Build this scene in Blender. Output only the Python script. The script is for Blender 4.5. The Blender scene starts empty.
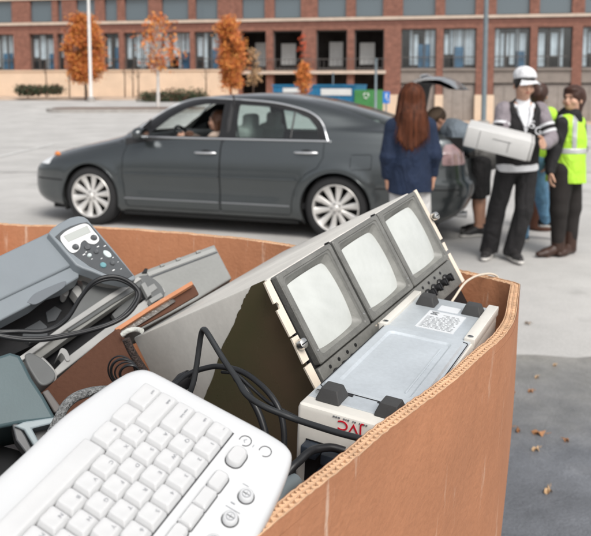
import bpy, bmesh, math, random
import numpy as np
from mathutils import Vector, Matrix
random.seed(7)
SC = bpy.context.scene
COL = SC.collection
PI = math.pi
# ---------------------------------------------------------------- camera
CAMH = 1.54; FOC = 750.0; CY0 = 158.735882; PITCH = 0.095357755
FW = np.array([0, math.cos(PITCH), -math.sin(PITCH)]); UPV = np.array([0, math.sin(PITCH), math.cos(PITCH)])
CAM = np.array([0, 0, CAMH])
def ray(px, py):
    return FW + np.array([1., 0, 0])*(px-295.5)/FOC - UPV*(py-CY0)/FOC
def at(px, py, y):
    r = ray(px, py); return CAM + r*(y/r[1])
def atz(px, py, z):
    r = ray(px, py); return CAM + r*((z-CAMH)/r[2])
def onplane(px, py, o, n, h=0.0):
    r = ray(px, py); o = np.array(o); n = np.array(n)
    return CAM + r*(((o-CAM) @ n + h)/(r @ n))
# ---------------------------------------------------------------- object helpers
def tag(o, label=None, cat=None, group=None, kind=None):
    if label: o['label'] = label
    if cat: o['category'] = cat
    if group: o['group'] = group
    if kind: o['kind'] = kind
    return o
def empty(name, loc=(0, 0, 0), rz=0.0, M=None):
    o = bpy.data.objects.new(name, None); COL.objects.link(o)
    o.empty_display_size = .1
    if M is not None: o.matrix_world = M
    else:
        o.location = loc; o.rotation_euler = (0, 0, rz)
    return o
def frame_M(o, R):
    M = Matrix.Identity(4)
    for i in range(3):
        for j in range(3): M[i][j] = float(R[i][j])
        M[i][3] = float(o[i])
    return M
def link(name, me, m, parent=None, smooth=None):
    o = bpy.data.objects.new(name, me); COL.objects.link(o)
    if m is not None:
        if isinstance(m, (list, tuple)):
            for x in m: me.materials.append(x)
        else: me.materials.append(m)
    if parent is not None: o.parent = parent
    if smooth is not None: shade(me, smooth)
    return o
def shade(me, ang):
    """smooth shading; edges sharper than ang degrees stay sharp"""
    me.polygons.foreach_set('use_smooth', [True]*len(me.polygons))
    if ang < 180:
        me.set_sharp_from_angle(angle=math.radians(ang))
def mesh_from(V, F, name='m'):
    me = bpy.data.meshes.new(name)
    me.from_pydata([tuple(map(float, v)) for v in V], [], [tuple(int(i) for i in f) for f in F]); me.update()
    return me
class MB:
    """collects simple solids into one mesh"""
    def __init__(s): s.V = []; s.F = []; s.MI = []; s.mi = 0
    def add(s, V, F):
        b = len(s.V); s.V += [tuple(map(float, v)) for v in V]
        for f in F: s.F.append(tuple(b+int(i) for i in f)); s.MI.append(s.mi)
        return s
    def box(s, c, d, M=None, r=0.0):
        x, y, z = [k/2 for k in d]
        if r <= 0:
            V = [(sx*x, sy*y, sz*z) for sz in (-1, 1) for sx, sy in ((-1, -1), (1, -1), (1, 1), (-1, 1))]
            F = [(3, 2, 1, 0), (4, 5, 6, 7), (0, 1, 5, 4), (1, 2, 6, 5), (2, 3, 7, 6), (3, 0, 4, 7)]
        else:
            r = min(r, x*.98, y*.98, z*.98)
            V = []; rings = []
            for zz, ins in ((-z, r), (-z+r*.3, r*.3), (-z+r, 0), (z-r, 0), (z-r*.3, r*.3), (z, r)):
                ring = []
                for cx, cy, a0 in ((x-r, y-r, 0), (-x+r, y-r, 90), (-x+r, -y+r, 180), (x-r, -y+r, 270)):
                    for k in range(4):
                        a = math.radians(a0+k*30); q = r-ins
                        ring.append(len(V)); V.append((cx+q*math.cos(a), cy+q*math.sin(a), zz))
                rings.append(ring)
            F = []; n = 16
            for a, b in zip(rings, rings[1:]):
                for i in range(n): F.append((a[i], a[(i+1) % n], b[(i+1) % n], b[i]))
            F.append(tuple(reversed(rings[0]))); F.append(tuple(rings[-1]))
        c = Vector(c)
        V = [(M @ Vector(v) if M is not None else Vector(v)) + c for v in V]
        return s.add(V, F)
    def bb(s, x0, x1, y0, y1, z0, z1, r=0.0):
        return s.box(((x0+x1)/2, (y0+y1)/2, (z0+z1)/2), (abs(x1-x0), abs(y1-y0), abs(z1-z0)), r=r)
    def prism(s, poly, z0, z1, M=None):
        """poly: (x, y) list, counter-clockwise; extruded in z"""
        A = sum(poly[i][0]*poly[(i+1) % len(poly)][1]-poly[(i+1) % len(poly)][0]*poly[i][1] for i in range(len(poly)))
        if A < 0: poly = poly[::-1]
        n = len(poly)
        V = [(p[0], p[1], z0) for p in poly]+[(p[0], p[1], z1) for p in poly]
        F = [tuple(range(n-1, -1, -1)), tuple(range(n, 2*n))]+[(i, (i+1) % n, n+(i+1) % n, n+i) for i in range(n)]
        if M is not None: V = [M @ Vector(v) for v in V]
        return s.add(V, F)
    def tube(s, pts, rad, seg=10, caps=True):
        pts = [Vector(p) for p in pts]; n = len(pts)
        rs = rad if isinstance(rad, (list, tuple)) else [rad]*n
        t0 = (pts[1]-pts[0]).normalized()
        u = t0.orthogonal().normalized(); V = []
        for i, p in enumerate(pts):
            t = (pts[min(i+1, n-1)]-pts[max(i-1, 0)])
            if t.length < 1e-9: t = t0
            t.normalize()
            u = (u - t*u.dot(t))
            u = u.normalized() if u.length > 1e-6 else t.orthogonal().normalized()
            w = t.cross(u)
            for k in range(seg):
                a = 2*PI*k/seg
                V.append(p+(u*math.cos(a)+w*math.sin(a))*rs[i])
        F = []
        for i in range(n-1):
            for k in range(seg):
                a = i*seg+k; b = i*seg+(k+1) % seg
                F.append((a, b, b+seg, a+seg))
        if caps:
            F.append(tuple(range(seg-1, -1, -1))); F.append(tuple(range((n-1)*seg, n*seg)))
        return s.add(V, F)
    def lathe(s, prof, seg=32, M=None, close=False):
        """prof: (r, z) list, around local z"""
        V = []; F = []
        for r, z in prof:
            for k in range(seg):
                a = 2*PI*k/seg; V.append((r*math.cos(a), r*math.sin(a), z))
        n = len(prof)
        for i in range(n-1 if not close else n):
            j = (i+1) % n
            for k in range(seg):
                F.append((i*seg+k, i*seg+(k+1) % seg, j*seg+(k+1) % seg, j*seg+k))
        if not close:
            if prof[0][0] > 1e-6: F.append(tuple(range(seg-1, -1, -1)))
            if prof[-1][0] > 1e-6: F.append(tuple(range((n-1)*seg, n*seg)))
        if M is not None: V = [M @ Vector(v) for v in V]
        return s.add(V, F)
    def grid(s, P):
        """P: array (n, m, 3)"""
        n, m = P.shape[:2]
        F = [(i*m+j, i*m+j+1, (i+1)*m+j+1, (i+1)*m+j) for i in range(n-1) for j in range(m-1)]
        return s.add(P.reshape(-1, 3), F)
    def mesh(s, name='m'):
        me = mesh_from(s.V, s.F, name)
        me.polygons.foreach_set('material_index', s.MI)
        return me
    def build(s, name, m, parent=None, smooth=None, bevel=0.0, fix=True):
        me = s.mesh(name)
        if fix:
            bm = bmesh.new(); bm.from_mesh(me)
            bmesh.ops.recalc_face_normals(bm, faces=bm.faces[:])
            bm.to_mesh(me); bm.free()
        o = link(name, me, m, parent, smooth)
        if bevel > 0:
            b = o.modifiers.new('b', 'BEVEL'); b.width = bevel; b.segments = 2; b.limit_method = 'ANGLE'; b.angle_limit = math.radians(40)
            b.harden_normals = False
            shade(me, 40)
        return o
def spline(pts, n=8):
    P = [np.array(p, float) for p in pts]
    P = [2*P[0]-P[1]]+P+[2*P[-1]-P[-2]]; out = []
    for i in range(1, len(P)-2):
        a, b, c, d = P[i-1:i+3]
        for k in range(n):
            t = k/n
            out.append(.5*((2*b)+(-a+c)*t+(2*a-5*b+4*c-d)*t*t+(-a+3*b-3*c+d)*t**3))
    out.append(P[-2]); return out
# ---------------------------------------------------------------- materials
MATS = {}
def mat(name, rgb, rough=.5, metal=0.0, var=0.0, vscale=8.0, bump=0.0, bscale=60.0, coat=0.0, spec=.5, rvar=0.0,
        trans=0.0, ior=1.45, emis=None, emstr=0.0, alpha=1.0, rgb2=None, stretch=None, flakes=False, coord='Object'):
    if name in MATS: return MATS[name]
    m = bpy.data.materials.new(name); m.use_nodes = True
    nt = m.node_tree; N = nt.nodes; L = nt.links
    b = N['Principled BSDF']
    b.inputs['Base Color'].default_value = (*rgb, 1); b.inputs['Roughness'].default_value = rough
    b.inputs['Metallic'].default_value = metal; b.inputs['IOR'].default_value = ior
    b.inputs['Specular IOR Level'].default_value = spec
    b.inputs['Coat Weight'].default_value = coat; b.inputs['Coat Roughness'].default_value = .09
    b.inputs['Transmission Weight'].default_value = trans; b.inputs['Alpha'].default_value = alpha
    if emis: b.inputs['Emission Color'].default_value = (*emis, 1); b.inputs['Emission Strength'].default_value = emstr
    tc = N.new('ShaderNodeTexCoord'); mp = N.new('ShaderNodeMapping'); L.new(tc.outputs[coord], mp.inputs[0])
    if stretch: mp.inputs['Scale'].default_value = stretch
    if var > 0 or rgb2:
        n = N.new('ShaderNodeTexNoise'); n.inputs['Scale'].default_value = vscale; n.inputs['Detail'].default_value = 6; n.inputs['Roughness'].default_value = .62
        L.new(mp.outputs[0], n.inputs[0])
        cr = N.new('ShaderNodeValToRGB'); cr.color_ramp.elements[0].position = .33; cr.color_ramp.elements[1].position = .67
        c2 = rgb2 if rgb2 else [min(1, c*(1+var)) for c in rgb]
        c1 = rgb if rgb2 else [c*(1-var) for c in rgb]
        cr.color_ramp.elements[0].color = (*c1, 1); cr.color_ramp.elements[1].color = (*c2, 1)
        L.new(n.outputs[0], cr.inputs[0]); L.new(cr.outputs[0], b.inputs['Base Color'])
    if rvar > 0:
        n = N.new('ShaderNodeTexNoise'); n.inputs['Scale'].default_value = vscale*2.3; n.inputs['Detail'].default_value = 5
        L.new(mp.outputs[0], n.inputs[0])
        mr = N.new('ShaderNodeMapRange'); mr.inputs[1].default_value = .3; mr.inputs[2].default_value = .7
        mr.inputs[3].default_value = max(0, rough-rvar); mr.inputs[4].default_value = min(1, rough+rvar)
        L.new(n.outputs[0], mr.inputs[0]); L.new(mr.outputs[0], b.inputs['Roughness'])
    if bump > 0:
        n = N.new('ShaderNodeTexNoise'); n.inputs['Scale'].default_value = bscale; n.inputs['Detail'].default_value = 5
        L.new(mp.outputs[0], n.inputs[0])
        bp = N.new('ShaderNodeBump'); bp.inputs['Strength'].default_value = bump; bp.inputs['Distance'].default_value = .01
        L.new(n.outputs[0], bp.inputs['Height']); L.new(bp.outputs[0], b.inputs['Normal'])
    MATS[name] = m; return m
def thin_glass(name, tint, refl=1.0, rough=.02):
    if name in MATS: return MATS[name]
    m = bpy.data.materials.new(name); m.use_nodes = True; nt = m.node_tree; N = nt.nodes; L = nt.links
    for n in list(N): N.remove(n)
    o = N.new('ShaderNodeOutputMaterial'); t = N.new('ShaderNodeBsdfTransparent'); t.inputs[0].default_value = (*tint, 1)
    g = N.new('ShaderNodeBsdfGlossy'); g.inputs['Roughness'].default_value = rough; g.inputs['Color'].default_value = (refl, refl, refl, 1)
    f = N.new('ShaderNodeLayerWeight'); f.inputs[0].default_value = .5; p = N.new('ShaderNodeMath'); p.operation = 'POWER'; p.inputs[1].default_value = 4.5
    q = N.new('ShaderNodeMath'); q.operation = 'MULTIPLY_ADD'; q.inputs[1].default_value = .92; q.inputs[2].default_value = .06; x = N.new('ShaderNodeMixShader')
    L.new(f.outputs['Facing'], p.inputs[0]); L.new(p.outputs[0], q.inputs[0]); L.new(q.outputs[0], x.inputs[0]); L.new(t.outputs[0], x.inputs[1]); L.new(g.outputs[0], x.inputs[2]); L.new(x.outputs[0], o.inputs[0])
    MATS[name] = m; return m
# ---------------------------------------------------------------- signed distance bodies
def smin(a, b, k):
    if k <= 0: return np.minimum(a, b)
    h = np.clip(.5+.5*(b-a)/k, 0, 1)
    return b*(1-h)+a*h-k*h*(1-h)
def cap(p0, p1, r0, r1=None, k=.02, ax=None, s=1.0, op='+'):
    return dict(t='c', a=np.array(p0, float), b=np.array(p1, float), r0=r0, r1=r0 if r1 is None else r1, k=k, ax=None if ax is None else np.array(ax, float)/np.linalg.norm(ax), s=s, op=op)
def ell(c, r, k=.02, R=None, op='+'):
    return dict(t='e', c=np.array(c, float), r=np.array(r, float), k=k, R=R, op=op)
def rbox(c, h, r, k=.01, R=None, op='+'):
    return dict(t='b', c=np.array(c, float), h=np.array(h, float), r=r, k=k, R=R, op=op)
def rotm(yaw=0, pitch=0, roll=0):
    """columns = local axes; yaw about z, pitch about x, roll about y (degrees)"""
    y, p, r = map(math.radians, (yaw, pitch, roll))
    return np.array(Matrix.Rotation(y, 3, 'Z') @ Matrix.Rotation(p, 3, 'X') @ Matrix.Rotation(r, 3, 'Y'))
def prim_bounds(p):
    if p['t'] == 'c':
        r = max(p['r0'], p['r1'])*max(1, p['s']); return np.minimum(p['a'], p['b'])-r, np.maximum(p['a'], p['b'])+r
    if p['t'] == 'e':
        r = p['r'].max() if p['R'] is not None else p['r']; return p['c']-r, p['c']+r
    r = np.linalg.norm(p['h'])+p['r'] if p['R'] is not None else p['h']+p['r']; return p['c']-r, p['c']+r
def prim_eval(p, X, Y, Z):
    P = np.stack(np.broadcast_arrays(X, Y, Z), -1).astype(np.float32)
    if p['t'] == 'c':
        a = p['a'].astype(np.float32); ba = (p['b']-p['a']).astype(np.float32)
        q = P-a; t = np.clip((q@ba)/max(float(ba@ba), 1e-9), 0, 1)
        q = q-t[..., None]*ba
        if p['ax'] is not None and p['s'] != 1:
            c = q@p['ax'].astype(np.float32); d2 = (q*q).sum(-1)-c*c+(c/p['s'])**2
            return np.sqrt(np.maximum(d2, 0))-(p['r0']+(p['r1']-p['r0'])*t)
        return np.sqrt((q*q).sum(-1))-(p['r0']+(p['r1']-p['r0'])*t)
    q = P-p['c'].astype(np.float32)
    if p['R'] is not None: q = q@p['R'].astype(np.float32)
    if p['t'] == 'e':
        r = p['r'].astype(np.float32); k0 = np.sqrt(((q/r)**2).sum(-1)); k1 = np.sqrt(((q/r**2)**2).sum(-1))
        return k0*(k0-1)/np.maximum(k1, 1e-6)
    d = np.abs(q)-p['h'].astype(np.float32)
    return np.sqrt((np.maximum(d, 0)**2).sum(-1))+np.minimum(d.max(-1), 0)-p['r']
_rs = np.random.RandomState(3)
_wd = _rs.normal(size=(14, 3)); _wp = _rs.uniform(0, 6.28, 14)
def wob(X, Y, Z, f):
    o = 0
    for i in range(14):
        d = _wd[i]*f
        o = o+np.sin(X*d[0]+Y*d[1]+Z*d[2]*.7+_wp[i]+1.7*np.sin((X*d[1]-Z*d[0])*.6))
    return o/14*1.8
def sdf_mesh(prims, res, noise=0.0, nfreq=14.0, cut=None, shell=0.0):
    lo = np.min([prim_bounds(p)[0] for p in prims if p['op'] == '+'], 0)-3*res-abs(noise); hi = np.max([prim_bounds(p)[1] for p in prims if p['op'] == '+'], 0)+3*res+abs(noise)
    n = np.ceil((hi-lo)/res).astype(int)+1
    ax = [(lo[i]+res*np.arange(n[i])).astype(np.float32) for i in range(3)]
    D = np.full(n, .2, np.float32)
    for p in prims:
        a, b = prim_bounds(p); pad = p['k']+3*res
        i0 = np.maximum(((a-pad-lo)/res).astype(int), 0); i1 = np.minimum(((b+pad-lo)/res).astype(int)+2, n)
        sl = tuple(slice(i0[i], i1[i]) for i in range(3))
        X, Y, Z = np.meshgrid(ax[0][sl[0]], ax[1][sl[1]], ax[2][sl[2]], indexing='ij', sparse=True)
        d = prim_eval(p, X, Y, Z)
        if p['op'] == '+': D[sl] = smin(D[sl], d, p['k'])
        else: D[sl] = -smin(-D[sl], d, p['k'])
    if noise or cut:
        X, Y, Z = np.meshgrid(*ax, indexing='ij', sparse=True)
        if noise: D = D+(noise*wob(X, Y, Z, nfreq)).astype(np.float32)
        if cut: D = np.maximum(D, cut(X, Y, Z).astype(np.float32))
    # surface nets
    S = D < 0
    nx, ny, nz = n
    c = np.zeros((nx-1, ny-1, nz-1), np.int8)
    for i in (0, 1):
        for j in (0, 1):
            for k in (0, 1): c += S[i:nx-1+i, j:ny-1+j, k:nz-1+k]
    act = (c > 0) & (c < 8)
    idx = np.full(act.shape, -1, np.int64); I = np.argwhere(act); idx[act] = np.arange(len(I))
    acc = np.zeros((len(I), 3)); cnt = np.zeros(len(I))
    cs = [(i, j, k) for i in (0, 1) for j in (0, 1) for k in (0, 1)]
    dv = {q: D[I[:, 0]+q[0], I[:, 1]+q[1], I[:, 2]+q[2]] for q in cs}
    for q in cs:
        for axx in range(3):
            if q[axx] == 0:
                r = list(q); r[axx] = 1; r = tuple(r); a = dv[q]; b = dv[r]; mk = (a < 0) != (b < 0)
                t = np.where(mk, a/np.where(mk, a-b, 1), 0)
                pt = np.array(q, float)[None].repeat(len(I), 0); pt[:, axx] = t
                acc[mk] += pt[mk]; cnt[mk] += 1
    V = lo+(I+acc/np.maximum(cnt, 1)[:, None])*res
    F = []
    for axx in range(3):
        a = [slice(0, None)]*3; b = [slice(0, None)]*3; a[axx] = slice(0, -1); b[axx] = slice(1, None)
        e = S[tuple(a)] != S[tuple(b)]; inside = S[tuple(a)]
        E = np.argwhere(e); u, w = (axx+1) % 3, (axx+2) % 3
        ok = (E[:, u] > 0) & (E[:, w] > 0) & (E[:, u] < n[u]-1) & (E[:, w] < n[w]-1); E = E[ok]
        sg = inside[E[:, 0], E[:, 1], E[:, 2]]
        def g(du, dw):
            q = E.copy(); q[:, u] -= du; q[:, w] -= dw; return idx[q[:, 0], q[:, 1], q[:, 2]]
        Q = np.stack([g(1, 1), g(0, 1), g(0, 0), g(1, 0)], 1)
        Q[~sg] = Q[~sg][:, ::-1]; F.append(Q)
    F = np.concatenate(F); F = F[(F >= 0).all(1)]
    me = bpy.data.meshes.new('sdf'); me.vertices.add(len(V)); me.vertices.foreach_set('co', V.astype(np.float32).ravel())
    me.loops.add(len(F)*4); me.loops.foreach_set('vertex_index', F.astype(np.int32).ravel())
    me.polygons.add(len(F)); me.polygons.foreach_set('loop_start', np.arange(0, len(F)*4, 4, dtype=np.int32))
    me.polygons.foreach_set('use_smooth', [True]*len(F)); me.update(calc_edges=True); me.validate()
    return me
def sdf_obj(name, prims, m, parent, res=.008, **kw):
    return link(name, sdf_mesh(prims, res, **kw), m, parent)
# ---------------------------------------------------------------- text as mesh
def text_mesh(s, size, depth=.0003):
    cu = bpy.data.curves.new('t', 'FONT'); cu.body = s; cu.size = size; cu.extrude = depth; cu.align_x = 'CENTER'; cu.align_y = 'CENTER'
    o = bpy.data.objects.new('t', cu); COL.objects.link(o)
    dg = bpy.context.evaluated_depsgraph_get(); me = bpy.data.meshes.new_from_object(o.evaluated_get(dg))
    bpy.data.objects.remove(o); return me
# ---------------------------------------------------------------- clipping a triangle mesh by a scalar field
def clip(V, F, f):
    """V (n,3), F tris (m,3), f per vertex; returns V', inside (f<0), outside"""
    s = f[F] < 0; c = s.sum(1)
    ins = [tuple(t) for t in F[c == 3]]; out = [tuple(t) for t in F[c == 0]]
    V = [tuple(v) for v in V]; cache = {}
    def cut(a, b):
        k = (a, b) if a < b else (b, a)
        if k not in cache:
            t = f[k[0]]/(f[k[0]]-f[k[1]]); t = min(max(t, .0), 1.)
            A = V[k[0]]; B = V[k[1]]; V.append(tuple(A[i]+(B[i]-A[i])*t for i in range(3))); cache[k] = len(V)-1
        return cache[k]
    for t in F[(c > 0) & (c < 3)]:
        poly_in = []; poly_out = []
        for i in range(3):
            a, b = int(t[i]), int(t[(i+1) % 3])
            (poly_in if f[a] < 0 else poly_out).append(a)
            if (f[a] < 0) != (f[b] < 0):
                k = cut(a, b); poly_in.append(k); poly_out.append(k)
        for poly, dst in ((poly_in, ins), (poly_out, out)):
            for i in range(1, len(poly)-1): dst.append((poly[0], poly[i], poly[i+1]))
    return np.array(V), np.array(ins, int).reshape(-1, 3), np.array(out, int).reshape(-1, 3)
def poly_sdf(px, pz, poly):
    poly = np.array(poly, float); d = np.full(px.shape, 1e9); s = np.ones(px.shape, bool)*False
    n = len(poly)
    for i in range(n):
        a = poly[i]; b = poly[(i+1) % n]; e = b-a; wx = px-a[0]; wz = pz-a[1]
        t = np.clip((wx*e[0]+wz*e[1])/(e@e), 0, 1); d = np.minimum(d, (wx-t*e[0])**2+(wz-t*e[1])**2)
        c = ((a[1] <= pz) & (b[1] > pz)) | ((b[1] <= pz) & (a[1] > pz))
        with np.errstate(divide='ignore', invalid='ignore'):
            xi = a[0]+(pz-a[1])/(b[1]-a[1] if b[1] != a[1] else 1e-9)*e[0]
        s ^= c & (px < xi)
    d = np.sqrt(d); return np.where(s, -d, d)
def compact(V, F):
    u, inv = np.unique(F, return_inverse=True); return V[u], inv.reshape(F.shape)
# ================================================================= camera, light
cam = bpy.data.cameras.new('camera'); camo = bpy.data.objects.new('camera', cam); COL.objects.link(camo)
SC.camera = camo
cam.sensor_fit = 'HORIZONTAL'; cam.sensor_width = 36; cam.lens = FOC*36/591
cam.shift_x = 0.0; cam.shift_y = -(268-CY0)/591
camo.location = (0, 0, CAMH); camo.rotation_euler = (PI/2-PITCH, 0, 0)
cam.clip_start = .02; cam.clip_end = 600
cam.dof.use_dof = True; cam.dof.focus_distance = .92; cam.dof.aperture_fstop = 10.5
w = bpy.data.worlds.new('World'); SC.world = w; w.use_nodes = True
nt = w.node_tree; bg = nt.nodes['Background']
sky = nt.nodes.new('ShaderNodeTexSky'); sky.sky_type = 'NISHITA'; sky.sun_disc = False
SUN_EL, SUN_AZ = math.radians(50), math.radians(156)
sky.sun_elevation = SUN_EL; sky.sun_rotation = SUN_AZ
sky.dust_density = 4.0; sky.air_density = 1.0; sky.ozone_density = .6
hs = nt.nodes.new('ShaderNodeHueSaturation'); hs.inputs['Saturation'].default_value = .22
nt.links.new(sky.outputs[0], hs.inputs['Color']); nt.links.new(hs.outputs[0], bg.inputs[0]); bg.inputs[1].default_value = .125
sun = bpy.data.lights.new('sun', 'SUN'); sun.energy = 1.5; sun.angle = math.radians(30); sun.color = (1, .96, .9)
so = bpy.data.objects.new('sun', sun); COL.objects.link(so)
# direction to the sun: the sky's rotation is measured clockwise from +Y
sd = Vector((math.sin(SUN_AZ)*math.cos(SUN_EL), math.cos(SUN_AZ)*math.cos(SUN_EL), math.sin(SUN_EL)))
so.rotation_euler = sd.to_track_quat('Z', 'Y').to_euler()
SC.view_settings.view_transform = 'Standard'; SC.view_settings.look = 'None'
SC.view_settings.exposure = .44; SC.view_settings.gamma = 1
SC.cycles.max_bounces = 8; SC.cycles.caustics_reflective = False; SC.cycles.caustics_refractive = False; SC.cycles.use_denoising = True
# ================================================================= ground
def smooth(a, b, x):
    t = np.clip((x-a)/(b-a), 0, 1); return t*t*(3-2*t)
def terrain(x, y):
    h = .66-1.86*smooth(-4, 7, x)
    return h*smooth(24, 58, y)
M_CONC = mat('concrete_lot', (.45, .44, .425), .85, var=.10, vscale=.6, bump=.25, bscale=45)
def add_fine(m, scale=60, amt=.12, sc2=2.3, amt2=.10):
    """multiply the base colour by fine speckle and broad patches"""
    nt = m.node_tree; N = nt.nodes; L = nt.links; b = N['Principled BSDF']
    src = b.inputs['Base Color'].links[0].from_socket if b.inputs['Base Color'].links else None
    tc = N.new('ShaderNodeTexCoord')
    for s_, a_ in ((scale, amt), (sc2, amt2)):
        n = N.new('ShaderNodeTexNoise'); n.inputs['Scale'].default_value = s_; n.inputs['Detail'].default_value = 8; n.inputs['Roughness'].default_value = .7
        L.new(tc.outputs['Object'], n.inputs[0])
        mr = N.new('ShaderNodeMapRange'); mr.inputs[1].default_value = .3; mr.inputs[2].default_value = .7; mr.inputs[3].default_value = 1-a_; mr.inputs[4].default_value = 1+a_
        L.new(n.outputs[0], mr.inputs[0])
        mx = N.new('ShaderNodeMix'); mx.data_type = 'RGBA'; mx.blend_type = 'MULTIPLY'; mx.inputs[0].default_value = 1
        if src is not None: L.new(src, mx.inputs[6])
        else: mx.inputs[6].default_value = b.inputs['Base Color'].default_value
        L.new(mr.outputs[0], mx.inputs[7]); src = mx.outputs[2]
    L.new(src, b.inputs['Base Color'])
add_fine(M_CONC, 60, .14, 1.1, .13)
def stains(m, sc, lo, hi, fac, col, stretch=(1, 1, 1)):
    nt = m.node_tree; N = nt.nodes; L = nt.links; b = N['Principled BSDF']; src = b.inputs['Base Color'].links[0].from_socket
    tc = N.new('ShaderNodeTexCoord'); mp = N.new('ShaderNodeMapping'); mp.inputs['Scale'].default_value = stretch; L.new(tc.outputs['Object'], mp.inputs[0])
    n = N.new('ShaderNodeTexNoise'); n.inputs['Scale'].default_value = sc; n.inputs['Detail'].default_value = 9; n.inputs['Roughness'].default_value = .6; L.new(mp.outputs[0], n.inputs[0])
    mr = N.new('ShaderNodeMapRange'); mr.inputs[1].default_value = lo; mr.inputs[2].default_value = hi; mr.inputs[4].default_value = fac; L.new(n.outputs[0], mr.inputs[0])
    mx = N.new('ShaderNodeMix'); mx.data_type = 'RGBA'; L.new(mr.outputs[0], mx.inputs[0]); L.new(src, mx.inputs[6]); mx.inputs[7].default_value = (*col, 1); L.new(mx.outputs[2], b.inputs['Base Color'])
stains(M_CONC, 1.3, .60, .72, .45, (.20, .19, .18)); stains(M_CONC, .9, .58, .75, .35, (.24, .23, .22), (.25, 2.2, 1))
xs = np.concatenate([np.linspace(-300, -40, 14), np.linspace(-36, 36, 73), np.linspace(40, 300, 14)])
ys = np.concatenate([np.linspace(-30, 20, 11), np.linspace(22, 70, 49), np.linspace(75, 400, 14)])
XX, YY = np.meshgrid(xs, ys, indexing='ij')
g = MB().grid(np.stack([XX, YY, terrain(XX, YY)], -1)).build('ground', M_CONC, smooth=180)
tag(g, kind='structure')
M_ASPH = mat('dark_asphalt', (.125, .132, .145), .55, var=.22, vscale=1.1, bump=.5, bscale=90, rvar=.25)
def dusty(m, y0, y1, col):
    nt = m.node_tree; N = nt.nodes; L = nt.links; b = N['Principled BSDF']; src = b.inputs['Base Color'].links[0].from_socket
    tc = N.new('ShaderNodeTexCoord'); sp = N.new('ShaderNodeSeparateXYZ'); L.new(tc.outputs['Object'], sp.inputs[0])
    n = N.new('ShaderNodeTexNoise'); n.inputs['Scale'].default_value = 2.2; n.inputs['Detail'].default_value = 9; n.inputs['Roughness'].default_value = .65; L.new(tc.outputs['Object'], n.inputs[0])
    ma = N.new('ShaderNodeMath'); ma.operation = 'MULTIPLY_ADD'; L.new(n.outputs[0], ma.inputs[0]); ma.inputs[1].default_value = 1.6; L.new(sp.outputs['Y'], ma.inputs[2])
    mr = N.new('ShaderNodeMapRange'); mr.inputs[1].default_value = y0+.8; mr.inputs[2].default_value = y1+.8; L.new(ma.outputs[0], mr.inputs[0])
    mx = N.new('ShaderNodeMix'); mx.data_type = 'RGBA'; L.new(mr.outputs[0], mx.inputs[0]); L.new(src, mx.inputs[6]); mx.inputs[7].default_value = (*col, 1); L.new(mx.outputs[2], b.inputs['Base Color'])
dusty(M_ASPH, 3.0, 4.4, (.27, .26, .24))
add_fine(M_ASPH, 160, .3, 5, .2)
rnd = random.Random(5)
P = []
e0 = atz(480, 352, 0); e1 = atz(591, 354, 0)
sl = (e1[1]-e0[1])/(e1[0]-e0[0])
for i, x in enumerate(np.linspace(-8, 12, 101)):
    yb = e0[1]+(x-e0[0])*sl+.05*math.sin(x*3.1)+rnd.uniform(-.03, .03)
    P.append([(x, -12, .004), (x, yb-.6, .004), (x, yb, .004)])
tag(MB().grid(np.array(P)).build('asphalt_road', M_ASPH), kind='structure')
# pale painted bay lines and saw-cut joints far out on the lot
M_PAINT = mat('worn_paint', (.62, .62, .6), .7, var=.15, vscale=9)
M_JOINT = mat('joint_tar', (.16, .155, .15), .8)
mb = MB()
for y in (13.5, 19.0, 26.0):
    for x0, x1 in ((-14, -2.2), (-1.9, 14)):
        mb.bb(x0, x1, y, y+.02, .004, .008)
tag(mb.build('ground_joint', M_JOINT), kind='structure')
mb = MB()
for x in np.arange(-15, 0, 2.8): mb.bb(x, x+.1, 15.5, 20.2, .009, .012)
tag(mb.build('road_marking', M_PAINT), kind='structure')
# island with a kerb
M_KERB = mat('kerb_concrete', (.33, .31, .29), .85, var=.12, vscale=3)
M_MULCH = mat('mulch', (.13, .075, .05), .95, var=.4, vscale=9, bump=.8, bscale=30)
def pad(name, x0, x1, y0, y1, h, r, m, zoff=0.0):
    poly = []
    for cx, cy, a0 in ((x1-r, y1-r, 0), (x0+r, y1-r, 90), (x0+r, y0+r, 180), (x1-r, y0+r, 270)):
        for k in range(7):
            a = math.radians(a0+k*15); poly.append((cx+r*math.cos(a), cy+r*math.sin(a)))
    n = len(poly)
    z = terrain((x0+x1)/2, (y0+y1)/2)
    V = [(x, y, z-.3) for x, y in poly]+[(x, y, z+h) for x, y in poly]+[((x0+x1)/2, (y0+y1)/2, z+h+.03)]
    F = [(i, (i+1) % n, n+(i+1) % n, n+i) for i in range(n)]+[(n+i, n+(i+1) % n, 2*n) for i in range(n)]
    return tag(MB().add(V, F).build(name, m), kind='structure')
a = at(45, 110, 39); b = at(212, 110, 39)
pad('kerb', a[0], b[0], 38.0, 41.0, .14, 1.4, M_KERB)
pad('flower_bed', a[0]+.3, b[0]-.3, 38.3, 40.7, .17, 1.1, M_MULCH)
# pavement and planting bed at the foot of the building
M_PAVE = mat('tan_paving', (.50, .38, .29), .85, var=.12, vscale=1.2)
xs2 = np.linspace(-45, 45, 61); P = []
for x in xs2:
    yf = 54.5+1.5*math.sin(x*.11+.4)
    z = float(terrain(x, yf))
    P.append([(x, yf, z-.1), (x, yf, z+.12), (x, yf+.3, z+.14), (x, 66, float(terrain(x, 64))+.14)])
tag(MB().grid(np.array(P)).build('pavement', M_PAVE), kind='structure')
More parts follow.
